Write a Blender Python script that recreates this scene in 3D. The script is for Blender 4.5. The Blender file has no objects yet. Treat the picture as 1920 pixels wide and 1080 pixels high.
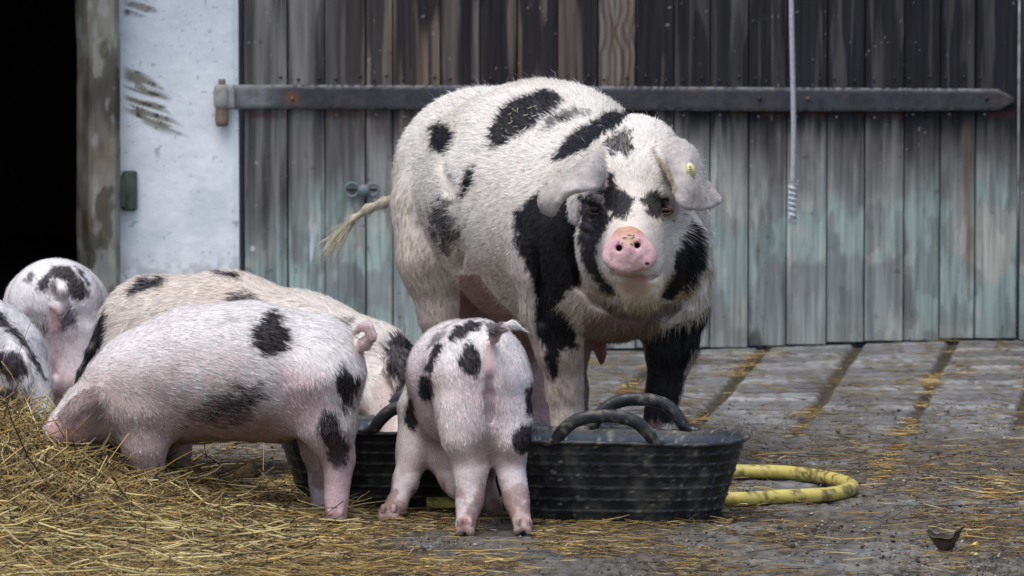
import bpy, math, random
import numpy as np
from mathutils import Vector, Matrix
rng = np.random.default_rng(7)
random.seed(7)

# ------------------------------------------------------------------ camera, sky, sun, exposure
F = 11050.0            # focal length in pixels of a 1920 wide picture
H = 1.5                # camera height
PITCH = math.atan(850 / F)
scene = bpy.context.scene
cam_data = bpy.data.cameras.new('camera')
cam = bpy.data.objects.new('camera', cam_data)
scene.collection.objects.link(cam)
cam.location = (0, 0, H)
cam.rotation_euler = (math.pi / 2 - PITCH, 0, 0)
cam_data.sensor_width = 36
cam_data.lens = 36 * F / 1920
cam_data.clip_start = 0.5
cam_data.clip_end = 3000
cam_data.dof.use_dof = True
cam_data.dof.focus_distance = 13.15
cam_data.dof.aperture_fstop = 8.5
scene.camera = cam

SUN_EL, SUN_AZ = math.radians(70), math.radians(215)
world = bpy.data.worlds.new('World')
scene.world = world
world.use_nodes = True
wn = world.node_tree
bg = wn.nodes['Background']
sky = wn.nodes.new('ShaderNodeTexSky')
sky.sky_type = 'NISHITA'
sky.sun_disc = False
sky.sun_elevation = SUN_EL
sky.sun_rotation = SUN_AZ
sky.air_density = 1.0
sky.dust_density = 3.0
sky.ozone_density = 1.0
wn.links.new(sky.outputs[0], bg.inputs[0])
bg.inputs[1].default_value = 0.14
sun_data = bpy.data.lights.new('sun', 'SUN')
sun = bpy.data.objects.new('sun', sun_data)
scene.collection.objects.link(sun)
sun_data.energy = 1.5
sun_data.angle = math.radians(50)
sun_data.color = (1.0, 0.98, 0.94)
sd = Vector((math.sin(SUN_AZ) * math.cos(SUN_EL), math.cos(SUN_AZ) * math.cos(SUN_EL), math.sin(SUN_EL)))
sun.rotation_euler = sd.to_track_quat('Z', 'Y').to_euler()
scene.view_settings.view_transform = 'Standard'
scene.view_settings.look = 'None'
scene.view_settings.gamma = 1
scene.view_settings.exposure = 0.5

# ------------------------------------------------------------------ geometry helpers
cp, sp = math.cos(PITCH), math.sin(PITCH)
def ray(px, py):
    u = (px - 960) / F; v = -(py - 540) / F
    return np.array([u, cp + v * sp, -sp + v * cp])
def P(px, py, Y):
    """point seen at (px,py) of the photograph standing Y metres from the camera"""
    d = ray(px, py)
    return np.array([0, 0, H]) + d * (Y / d[1])
def G(px, py):
    d = ray(px, py)
    return np.array([0, 0, H]) + d * (-H / d[2])
def proj(p):
    q = p - np.array([0, 0, H])
    dz = q[..., 1] * cp - q[..., 2] * sp
    v = q[..., 1] * sp + q[..., 2] * cp
    return 960 + F * q[..., 0] / dz, 540 - F * v / dz

def sm(a, b, x):
    t = np.clip((x - a) / (b - a), 0, 1)
    return t * t * (3 - 2 * t)
def _hash(i, j, k, seed):
    n = (i * 374761393 + j * 668265263 + k * 2147483647 + seed * 974634777) & 0xffffffff
    n = ((n ^ (n >> 13)) * 1274126177) & 0xffffffff
    n = (n ^ (n >> 16)) & 0xffff
    return n / 65535.0
def noise3(p, seed=0):
    p = np.asarray(p, dtype=np.float64)
    i = np.floor(p).astype(np.int64); f = p - i; f = f * f * (3 - 2 * f)
    r = 0
    for a in (0, 1):
        for b in (0, 1):
            for c in (0, 1):
                w = (f[..., 0] if a else 1 - f[..., 0]) * (f[..., 1] if b else 1 - f[..., 1]) * (f[..., 2] if c else 1 - f[..., 2])
                r = r + w * _hash(i[..., 0] + a, i[..., 1] + b, i[..., 2] + c, seed)
    return r
def fbm(p, oct=3, seed=0):
    p = np.asarray(p, dtype=np.float64); r = 0; a = 1; t = 0
    for o in range(oct):
        r = r + a * noise3(p * 2 ** o + o * 17.3, seed + o); t += a; a *= .5
    return r / t
def norm(v):
    return v / (np.linalg.norm(v, axis=-1, keepdims=True) + 1e-9)
def lerp(a, b, t):
    t = np.asarray(t)[..., None]
    return np.asarray(a) * (1 - t) + np.asarray(b) * t

# ------------------------------------------------------------------ objects
C = scene.collection
def tag(o, label=None, cat=None, group=None, kind=None):
    for k, v in (('label', label), ('category', cat), ('group', group), ('kind', kind)):
        if v: o[k] = v
    return o
def empty(name, loc, *t, **k):
    o = bpy.data.objects.new(name, None); C.objects.link(o)
    o.location = tuple(loc); o.empty_display_size = .1
    return tag(o, *t, **k)
def mesh_obj(name, V, faces, mat, parent=None, col=None, smooth=True, nrm=None):
    """faces: (n,k) array or list of arrays"""
    V = np.asarray(V, dtype=np.float32)
    if parent is not None:
        V = V - np.array(parent.matrix_basis.translation if parent.parent is None else (parent.parent.location), dtype=np.float32)
    if not isinstance(faces, list): faces = [faces]
    faces = [np.asarray(f, dtype=np.int32) for f in faces if len(f)]
    me = bpy.data.meshes.new(name)
    me.vertices.add(len(V)); me.vertices.foreach_set('co', V.ravel())
    loops = np.concatenate([f.ravel() for f in faces])
    sizes = np.concatenate([np.full(len(f), f.shape[1], np.int32) for f in faces])
    me.loops.add(len(loops)); me.loops.foreach_set('vertex_index', loops)
    me.polygons.add(len(sizes))
    me.polygons.foreach_set('loop_start', np.concatenate([[0], np.cumsum(sizes)[:-1]]).astype(np.int32))
    me.update(calc_edges=True)
    me.validate()
    if smooth: me.polygons.foreach_set('use_smooth', np.ones(len(me.polygons), bool))
    if col is not None:
        a = me.color_attributes.new('col', 'FLOAT_COLOR', 'POINT')
        c = np.ones((len(V), 4), np.float32); c[:, :3] = col
        a.data.foreach_set('color', c.ravel())
    if nrm is not None:
        me.normals_split_custom_set_from_vertices(nrm.astype(np.float32))
    me.materials.append(mat)
    o = bpy.data.objects.new(name, me); C.objects.link(o)
    if parent is not None: o.parent = parent
    return o

class MB:
    """collects simple shapes into one mesh"""
    def __init__(s): s.V = []; s.F = {}; s.n = 0; s.c = []
    def add(s, V, faces, col=(1, 1, 1)):
        V = np.asarray(V, float)
        for f in faces: s.F.setdefault(len(f), []).append([i + s.n for i in f])
        s.V.append(V); s.n += len(V); s.c.append(np.broadcast_to(np.asarray(col, float), (len(V), 3)))
    def box(s, x0, x1, y0, y1, z0, z1, col=(1, 1, 1), bev=0.004, sub=0, wob=0):
        xs = np.array([x0, x0 + bev, x1 - bev, x1]); ys = np.array([y0, y0 + bev, y1 - bev, y1]); zs = np.array([z0, z0 + bev, z1 - bev, z1])
        vid = {}; V = []
        def v(i, j, k):
            if (i, j, k) not in vid: vid[(i, j, k)] = len(V); V.append((xs[i], ys[j], zs[k]))
            return vid[(i, j, k)]
        Fc = []
        # 6 main faces
        Fc += [[v(1,0,1),v(2,0,1),v(2,0,2),v(1,0,2)], [v(2,3,1),v(1,3,1),v(1,3,2),v(2,3,2)],
               [v(0,2,1),v(0,1,1),v(0,1,2),v(0,2,2)], [v(3,1,1),v(3,2,1),v(3,2,2),v(3,1,2)],
               [v(1,1,3),v(2,1,3),v(2,2,3),v(1,2,3)], [v(1,2,0),v(2,2,0),v(2,1,0),v(1,1,0)]]
        # bevels along z, x, y edges
        for (i, i2) in ((1, 0), (2, 3)):
            for (j, j2) in ((1, 0), (2, 3)):
                Fc.append([v(i, j2, 1), v(i2, j, 1), v(i2, j, 2), v(i, j2, 2)])
        for (j, j2) in ((1, 0), (2, 3)):
            for (k, k2) in ((1, 0), (2, 3)):
                Fc.append([v(1, j2, k), v(2, j2, k), v(2, j, k2), v(1, j, k2)])
        for (i, i2) in ((1, 0), (2, 3)):
            for (k, k2) in ((1, 0), (2, 3)):
                Fc.append([v(i2, 1, k), v(i2, 2, k), v(i, 2, k2), v(i, 1, k2)])
        for (i, i2) in ((1, 0), (2, 3)):
            for (j, j2) in ((1, 0), (2, 3)):
                for (k, k2) in ((1, 0), (2, 3)):
                    Fc.append([v(i2, j, k), v(i, j2, k), v(i, j, k2)])
        s.add(V, Fc, col)
    def tube(s, pts, rad, n=10, col=(1, 1, 1), caps=True, flat=1.0):
        pts = np.asarray(pts, float); m = len(pts)
        rad = np.broadcast_to(np.asarray(rad, float), (m,))
        t = norm(np.gradient(pts, axis=0))
        up = np.array([0, 0, 1.]) if abs(t[0][2]) < .9 else np.array([1., 0, 0])
        a = norm(np.cross(t[0], up)); A = []
        for i in range(m):
            a = norm(a - t[i] * (a @ t[i])); A.append(a)
        A = np.array(A); B = np.cross(t, A)
        th = np.arange(n) / n * 2 * math.pi
        V = pts[:, None] + rad[:, None, None] * (A[:, None] * np.cos(th)[None, :, None] + flat * B[:, None] * np.sin(th)[None, :, None])
        Fc = []
        for i in range(m - 1):
            for j in range(n):
                Fc.append([i * n + j, i * n + (j + 1) % n, (i + 1) * n + (j + 1) % n, (i + 1) * n + j])
        V = V.reshape(-1, 3)
        if caps:
            V = np.vstack([V, pts[0], pts[-1]])
            for j in range(n):
                Fc.append([m * n, (j + 1) % n, j]); Fc.append([m * n + 1, (m - 1) * n + j, (m - 1) * n + (j + 1) % n])
        s.add(V, Fc, col)
    def ball(s, c, r, n=12, col=(1, 1, 1)):
        r = np.broadcast_to(np.asarray(r, float), (3,)); V = []; Fc = []
        m = n // 2
        for i in range(m + 1):
            ph = math.pi * i / m
            for j in range(n):
                th = 2 * math.pi * j / n
                V.append((c[0] + r[0] * math.sin(ph) * math.cos(th), c[1] + r[1] * math.sin(ph) * math.sin(th), c[2] + r[2] * math.cos(ph)))
        for i in range(m):
            for j in range(n):
                Fc.append([i * n + j, (i + 1) * n + j, (i + 1) * n + (j + 1) % n, i * n + (j + 1) % n])
        s.add(V, Fc, col)
    def build(s, name, mat, parent=None, smooth=True):
        V = np.vstack(s.V)
        return mesh_obj(name, V, [np.array(f) for f in s.F.values()], mat, parent, col=np.vstack(s.c), smooth=smooth)

def spline(pts, n):
    """Catmull-Rom through pts (any dimension)"""
    pts = np.asarray(pts, float)
    p = np.vstack([2 * pts[0] - pts[1], pts, 2 * pts[-1] - pts[-2]])
    t = np.linspace(0, len(pts) - 1 - 1e-6, n); i = t.astype(int); f = (t - i)[:, None]
    a, b, c, d = p[i], p[i + 1], p[i + 2], p[i + 3]
    return .5 * (2 * b + (c - a) * f + (2 * a - 5 * b + 4 * c - d) * f ** 2 + (3 * b - a - 3 * c + d) * f ** 3)

# ------------------------------------------------------------------ materials
def mat(name, rough=.8, spec=.3, bump=0, bscale=60, var=.0, vscale=20, stretch=(1, 1, 1), sss=0, color=None, coat=0, rvar=0):
    m = bpy.data.materials.new(name); m.use_nodes = True
    nt = m.node_tree; N = nt.nodes; L = nt.links; b = N['Principled BSDF']
    b.inputs['Roughness'].default_value = rough
    b.inputs['Specular IOR Level'].default_value = spec
    if color is None:
        at = N.new('ShaderNodeAttribute'); at.attribute_name = 'col'; src = at.outputs['Color']
    else:
        rg = N.new('ShaderNodeRGB'); rg.outputs[0].default_value = (*color, 1); src = rg.outputs[0]
    tc = N.new('ShaderNodeTexCoord'); mp = N.new('ShaderNodeMapping'); mp.inputs['Scale'].default_value = stretch
    L.new(tc.outputs['Object'], mp.inputs[0])
    if var:
        nz = N.new('ShaderNodeTexNoise'); nz.inputs['Scale'].default_value = vscale; nz.inputs['Detail'].default_value = 5
        L.new(mp.outputs[0], nz.inputs['Vector'])
        mr = N.new('ShaderNodeMapRange'); mr.inputs['From Min'].default_value = .3; mr.inputs['From Max'].default_value = .7
        mr.inputs['To Min'].default_value = 1 - var; mr.inputs['To Max'].default_value = 1 + var
        L.new(nz.outputs[0], mr.inputs[0])
        vm = N.new('ShaderNodeVectorMath'); vm.operation = 'SCALE'
        L.new(src, vm.inputs[0]); L.new(mr.outputs[0], vm.inputs['Scale']); src = vm.outputs[0]
        if rvar:
            m2 = N.new('ShaderNodeMapRange'); m2.inputs['From Min'].default_value = .3; m2.inputs['From Max'].default_value = .7
            m2.inputs['To Min'].default_value = rough - rvar; m2.inputs['To Max'].default_value = min(1, rough + rvar)
            L.new(nz.outputs[0], m2.inputs[0]); L.new(m2.outputs[0], b.inputs['Roughness'])
    L.new(src, b.inputs['Base Color'])
    if bump:
        nb = N.new('ShaderNodeTexNoise'); nb.inputs['Scale'].default_value = bscale; nb.inputs['Detail'].default_value = 6
        L.new(mp.outputs[0], nb.inputs['Vector'])
        bp = N.new('ShaderNodeBump'); bp.inputs['Strength'].default_value = .6; bp.inputs['Distance'].default_value = bump
        L.new(nb.outputs[0], bp.inputs['Height']); L.new(bp.outputs[0], b.inputs['Normal'])
    if sss:
        b.inputs['Subsurface Weight'].default_value = sss; b.inputs['Subsurface Radius'].default_value = (.012, .005, .003)
        b.inputs['Subsurface Scale'].default_value = 1
    return m
M_wood = mat('weathered_wood', .85, .2, bump=.003, bscale=90, var=.34, vscale=85, stretch=(1, 1, .04))
M_plaster = mat('limewash_plaster', .9, .15, bump=.004, bscale=35, var=.04, vscale=30)
M_post = mat('old_timber_post', .9, .15, bump=.006, bscale=35, var=.25, vscale=25, stretch=(1, 1, .35))
M_iron = mat('rusty_iron', .6, .4, bump=.002, bscale=90, var=.25, vscale=45, rvar=.15)
M_ground = mat('paving', .75, .35, bump=.003, bscale=90, var=.22, vscale=55, rvar=.15)
M_straw = mat('straw', .65, .35)
M_soil = mat('straw_litter', .95, .1, bump=.01, bscale=60, var=.4, vscale=60)
M_rubber = mat('black_rubber', .5, .4, bump=.0015, bscale=120, var=.25, vscale=50, rvar=.15)
M_hose = mat('yellow_hose', .5, .4, bump=.0006, bscale=60, var=.1, vscale=30)
M_rope = mat('rope', .85, .2, var=.15, vscale=80)
M_skin = mat('pig_skin', .6, .3, bump=.002, bscale=90, var=.10, vscale=40)
M_snout = mat('snout_skin', .45, .4, bump=.0012, bscale=260, var=.06, vscale=70, sss=.3)
M_coat = mat('bristles', .65, .12)
M_eye = mat('eye', .08, .6, color=(.008, .006, .005))
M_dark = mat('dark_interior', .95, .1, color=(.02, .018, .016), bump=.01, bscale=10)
M_tagp = mat('ear_tag_plastic', .4, .4)

# ------------------------------------------------------------------ ground
WALL = 17.15
def pile_h(x, y):
    """height of the straw pile over the paving"""
    # crest runs along y ~ 12.95, high at the left, gone towards x = -.3
    hx = np.interp(x, [-2.2, -1.5, -1.14, -1.02, -.90, -.78, -.66, -.54, -.42, -.3], [.25, .22, .188, .160, .118, .082, .055, .028, .006, .0]) * (.82 + .36 * fbm(np.stack([x * 11, y * 8, x * 0], -1), 2, 3))
    back = 1 - sm(13.0, 13.35, y)
    front = sm(11.55, 12.95, y) * .75 + .25 * sm(12.5, 12.95, y)
    low = .008 * (1 - sm(-.75, -.4, x)) * sm(11.0, 12.2, y) * (1 - sm(12.8, 13.3, y))
    return np.maximum(hx * back * front, low) + .0
def ground_z(x, y):
    z = .032 * sm(.3, 1.5, x) * sm(15, 17.2, y)
    return z
def paving(x, y):
    """returns joint weights and brick id"""
    u = (x - .125 * (y - 15) - .47 + .006 * (noise3(np.stack([x * 2, y * 1.6, x * 0], -1), 6) - .5)) / .275
    gul = np.abs(u - np.round(u)) * .275             # distance to the mossy run
    wob = .007 * (noise3(np.stack([x * 9, y * 5, x * 0], -1), 5) - .5)
    v = (y * 1.25 + .02 * noise3(np.stack([x * 4, y * 2, x * 0], -1), 8)) / .15
    row = np.floor(v)
    jr = np.abs(v - np.round(v)) * .15
    return gul + wob, jr, np.floor(u + .0), row
xs = np.concatenate([[-400, -60, -20, -8], np.arange(-5, -1.5, .05), np.arange(-1.5, 1.6, .007), np.arange(1.6, 5, .05), [8, 20, 60, 400]])
ys = np.concatenate([[-400, -60, -10, 0, 4], np.arange(6, 11.3, .05), np.arange(11.3, 17.6, .010), [18, 20, 24, 40, 100, 400]])
X, Y = np.meshgrid(xs, ys, indexing='ij')
gul, jr, bi, bj = paving(X, Y)
pnj = fbm(np.stack([X * 20, Y * 8, X * 0], -1), 3, 16)
gw = (1 - sm(.010, .024, gul + .012 * (fbm(np.stack([X * 25, Y * 12, X * 0], -1), 3, 15) - .5)))
jw = (1 - sm(.012, .034, jr + .03 * (pnj - .45))) * .62
pn = fbm(np.stack([X * 9, Y * 5, X * 0], -1), 4, 11)
pn2 = fbm(np.stack([X * 60, Y * 30, X * 0], -1), 3, 12)
br = _hash((bi.astype(int) + 50), bj.astype(int) + 50, np.zeros_like(bi, int), 3)
stone = lerp((.15, .16, .17), (.29, .29, .285), np.clip(.3 * br + .9 * (pn - .2), 0, 1))
pn3 = fbm(np.stack([X * 35, Y * 7, X * 0], -1), 4, 13)
stone = stone * (.55 + .5 * pn2 + .4 * pn3)[..., None] * (.68 + .6 * br)[..., None]
stone = lerp(stone, (.09, .075, .055), sm(.5, .62, pn3) * .55)
dirt = lerp((.028, .022, .016), (.165, .145, .115), sm(.3, .7, .5 * pn2 + .5 * fbm(np.stack([X * 90, Y * 22, X * 0], -1), 3, 17)))
near = 1 - sm(14.1, 15.4, Y + .9 * (pn - .5))        # trodden dirt over the paving in the foreground
dw = np.clip(near * (.55 + .9 * (pn - .35)) + .25 * sm(.45, .65, fbm(np.stack([X * 3, Y * 2.2, X * 0], -1), 3, 21)), 0, .93)
gcol = lerp(stone, dirt, dw)
gcol = lerp(gcol, (.045, .035, .02), np.clip(jw * (1 - .5 * near), 0, 1))
moss = lerp((.016, .013, .008), (.075, .06, .032), pn2)
gcol = lerp(gcol, moss, gw * (1 - .75 * near))
mk = fbm(np.stack([X * 4.5, Y * 1.8, X * 0], -1), 4, 25)
gcol = lerp(gcol, (.055, .042, .028), sm(.52, .68, mk + .10 * near) * .38)
wallshade = 1 - sm(WALL - .07, WALL - .02, Y)
gz = ground_z(X, Y) - .012 * gw * (1 - near) - .010 * jw + .006 * (pn - .5) + .004 * (pn2 - .5) * (.5 + near)
gz = np.where((np.abs(X) > 5.5) | (Y < 5) | (Y > 17.7), ground_z(X, Y) - .01, gz)
nx_, ny_ = X.shape
I = np.arange(nx_ * ny_).reshape(nx_, ny_)
q = np.stack([I[:-1, :-1], I[1:, :-1], I[1:, 1:], I[:-1, 1:]], -1).reshape(-1, 4)
g = mesh_obj('ground', np.stack([X, Y, gz], -1).reshape(-1, 3), q, M_ground, col=gcol.reshape(-1, 3))
g['kind'] = 'structure'

# ------------------------------------------------------------------ barn front
def wx(px, Y=WALL): return (px - 960) / F * Y * 1.0
def wz(py, Y=WALL): return P(960, py, Y)[2]
XO = P(150, 400, WALL)[0]; XP1 = P(232, 400, WALL)[0]; XD0 = P(457, 400, WALL)[0]; XD1 = P(1907, 400, WALL)[0]
DOOR_TOP = 2.25
def grid_panel(x0, x1, z0, z1, y, step, colf, depthf=None):
    xs = np.linspace(x0, x1, max(2, int((x1 - x0) / step))); zs = np.linspace(z0, z1, max(2, int((z1 - z0) / step)))
    X, Z = np.meshgrid(xs, zs, indexing='ij'); Yy = np.full_like(X, y)
    if depthf is not None: Yy = Yy + depthf(X, Z)
    a, b = X.shape; I = np.arange(a * b).reshape(a, b)
    q = np.stack([I[:-1, :-1], I[1:, :-1], I[1:, 1:], I[:-1, 1:]], -1).reshape(-1, 4)
    return np.stack([X, Yy, Z], -1).reshape(-1, 3), q, colf(X, Z).reshape(-1, 3)

def poly_sd(poly, x, y):
    """signed distance to polygon, negative inside"""
    poly = np.asarray(poly, float); d = np.full(x.shape, 1e9); ins = np.zeros(x.shape, bool)
    for i in range(len(poly)):
        a = poly[i]; b = poly[(i + 1) % len(poly)]; e = b - a
        wx_, wy_ = x - a[0], y - a[1]
        t = np.clip((wx_ * e[0] + wy_ * e[1]) / (e @ e + 1e-9), 0, 1)
        d = np.minimum(d, (wx_ - t * e[0]) ** 2 + (wy_ - t * e[1]) ** 2)
        c = ((a[1] > y) != (b[1] > y)) & (x < (b[0] - a[0]) * (y - a[1]) / ((b[1] - a[1]) + 1e-12) + a[0])
        ins ^= c
    d = np.sqrt(d)
    return np.where(ins, -d, d)

# plaster wall: one thing with its patches of lost limewash
def P3(X, Z, sx, sz, s=0): return np.stack([X * sx, Z * sz, X * 0 + s], -1)
def plaster_col(X, Z):
    px, py = proj(np.stack([X, X * 0 + WALL - .06, Z], -1))
    n = fbm(P3(X, Z, 9, 9), 4, 31); n2 = fbm(P3(X, Z, 60, 60), 3, 32)
    c = lerp((.74, .775, .80), (.88, .90, .91), sm(.3, .7, n))
    c = lerp(c, (.50, .57, .66), sm(.62, 1.05, Z + .2 * (n - .5)) * .6)
    st = np.stack([(X + .9 * Z) * 14, (Z + .35 * X) * 95, X * 0], -1)
    ns = fbm(st, 3, 35)
    for poly, strength in (([(232,125),(262,128),(300,160),(320,185),(310,205),(340,235),(352,256),(300,248),(262,232),(232,205)], 1),
                 ([(232,0),(292,0),(296,22),(262,32),(232,28)], .9), ([(290,282),(298,278),(300,296),(292,298)], 1)):
        s = poly_sd(poly, px, py)
        w = (1 - sm(-12, 6, s)) * sm(.46, .56, ns + .06 * (s < -20)) * strength
        c = lerp(c, (.20, .18, .14), w * .9)
        c = lerp(c, (.03, .03, .028), (1 - sm(-8, 4, s)) * sm(.56, .6, ns) * sm(.52, .6, n2) * .9)
    low = sm(455, 530, py + 60 * (n - .5))
    c = lerp(c, (.36, .33, .29), low * sm(.35, .6, n2) * .55)
    sp_ = sm(.90, .94, noise3(P3(X, Z, 90, 90), 38))
    c = lerp(c, (.16, .16, .15), sp_ * .5)
    cr = np.abs(fbm(P3(X, Z, 7, 7, 9), 4, 39) - .5)
    c = lerp(c, (.38, .40, .42), (1 - sm(.0, .004, cr)) * .3 * sm(.5, .6, n))
    return c
wall_e = empty('plaster_wall', ((XP1 + XD0) / 2, WALL, 0), 'white limewashed wall strip with peeled patches, left of the plank barn door', 'wall')
V1, q1, c1 = grid_panel(XP1 - .03, XD0 - .012, -.02, 1.15, WALL - .06, .004, plaster_col,
                        lambda X, Z: .012 * (fbm(P3(X, Z, 6, 6), 3, 41) - .5) + .006 * (1 - sm(.0, .02, XD0 - .012 - X)))
mesh_obj('plaster_face', V1, q1, M_plaster, wall_e, col=c1)
b = MB(); pc = (.6, .63, .66)
b.box(XP1 - .03, XD0 - .012, WALL - .045, WALL + .3, -.02, 1.15, pc)
b.box(XP1 - .03, XD0 - .012, WALL - .06, WALL + .3, 1.1501, 2.6, pc)
b.build('wall_core', M_plaster, wall_e)
# iron pintle of the strap hinge, in the plaster
b = MB()
def pw(px, py, Y=WALL - .1): return P(px, py, Y)
def cyl_z(b, px, py0, py1, rpx, Y, col, n=14):
    a = P(px, py0, Y); c = P(px, py1, Y); c[0] = a[0]
    r = rpx * Y / F
    L = np.linspace(0, 1, 7); rr = np.array([.78, .96, 1, 1, 1, .96, .78]) * r
    b.tube([a + (c - a) * t for t in L], rr, n, col)
cyl_z(b, 416, 200, 237, 13, WALL - .085, (.20, .15, .11))
cyl_z(b, 416, 148, 160, 7, WALL - .085, (.18, .16, .14))
b.build('hinge_pintle', M_iron, wall_e)
# green metal plate screwed to the wall beside the post
b = MB()
a0 = P(228, 321, WALL - .09); a1 = P(257, 396, WALL - .09)
b.box(a0[0], a1[0], WALL - .085, WALL - .062, a1[2], a0[2], (.055, .075, .06), bev=.006)
b.box(a0[0] - .012, a0[0] + .010, WALL - .115, WALL - .0845, a1[2] + .012, a0[2] - .012, (.05, .065, .05), bev=.004)
b.build('metal_plate', M_iron, wall_e)

# door post at the dark opening
post = empty('door_post', ((XO + XP1) / 2, WALL - .1, 0), 'thick weathered grey post at the edge of the dark barn opening', 'post')
def post_col(X, Z):
    n = fbm(P3(X, Z, 14, 4), 4, 51); n2 = fbm(P3(X, Z, 60, 18), 3, 52)
    c = lerp((.07, .065, .05), (.23, .22, .18), sm(.3, .68, n))
    c = lerp(c, (.33, .33, .31), sm(.5, .62, n2) * .5)
    c = lerp(c, (.055, .05, .035), sm(.60, .68, fbm(P3(X, Z, 22, 9), 3, 53)) * .75)
    c = lerp(c, (.10, .05, .03), sm(.6, .72, fbm(P3(X, Z, 8, 5), 3, 58)) * .5)
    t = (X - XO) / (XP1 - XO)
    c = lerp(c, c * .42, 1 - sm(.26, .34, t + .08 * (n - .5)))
    return c
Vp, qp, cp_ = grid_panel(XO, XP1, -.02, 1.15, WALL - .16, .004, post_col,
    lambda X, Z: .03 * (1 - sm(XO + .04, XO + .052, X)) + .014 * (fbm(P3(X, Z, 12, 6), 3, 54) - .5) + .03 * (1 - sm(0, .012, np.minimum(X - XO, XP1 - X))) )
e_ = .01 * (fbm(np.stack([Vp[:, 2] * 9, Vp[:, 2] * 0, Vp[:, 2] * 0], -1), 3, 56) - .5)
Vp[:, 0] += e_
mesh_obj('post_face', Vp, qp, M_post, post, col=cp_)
b = MB(); b.box(XO + .006, XP1 - .006, WALL - .085, WALL + .3, -.02, 1.15, (.2, .19, .16)); b.box(XO, XP1, WALL - .16, WALL + .3, 1.1501, 2.6, (.2, .19, .16))
b.build('post_core', M_post, post)

# dark room behind the opening
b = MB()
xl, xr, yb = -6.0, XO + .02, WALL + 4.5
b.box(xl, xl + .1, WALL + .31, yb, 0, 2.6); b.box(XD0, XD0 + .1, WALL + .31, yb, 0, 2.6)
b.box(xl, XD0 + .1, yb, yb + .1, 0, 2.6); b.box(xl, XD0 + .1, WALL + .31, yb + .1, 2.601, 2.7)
b.box(xl + .101, XD0 - .001, WALL + .02, yb - .001, -.05, .02)  # near-black floor slab, added to keep the lit ground as dark as the room
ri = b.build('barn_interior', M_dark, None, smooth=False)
tag(ri, 'pitch dark barn interior seen through the opening at the far left', 'room')
ri['kind'] = 'structure'
# the rest of the barn front, out of the frame
b = MB()
b.box(-9, -3.2, WALL - .06, WALL + .3, -.02, 2.6, (.6, .62, .64)); b.box(-3.201 + .002, XO - .002, WALL - .06, WALL + .3, 2.2, 2.6, (.6, .62, .64))
b.box(XD0 - .01, 9, WALL - .06, WALL + .3, DOOR_TOP + .01, 2.6, (.6, .62, .64)); b.box(-9.2, 9.2, WALL - .35, WALL + 5, 2.71, 2.85, (.2, .1, .07))
b.box(XD1 + 1.2, 9, WALL - .06, WALL + .3, -.02, DOOR_TOP, (.6, .62, .64))
o = b.build('barn_facade', M_plaster, None, smooth=False)
tag(o, 'upper whitewashed barn front with eaves above the plank door', 'building')

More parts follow.
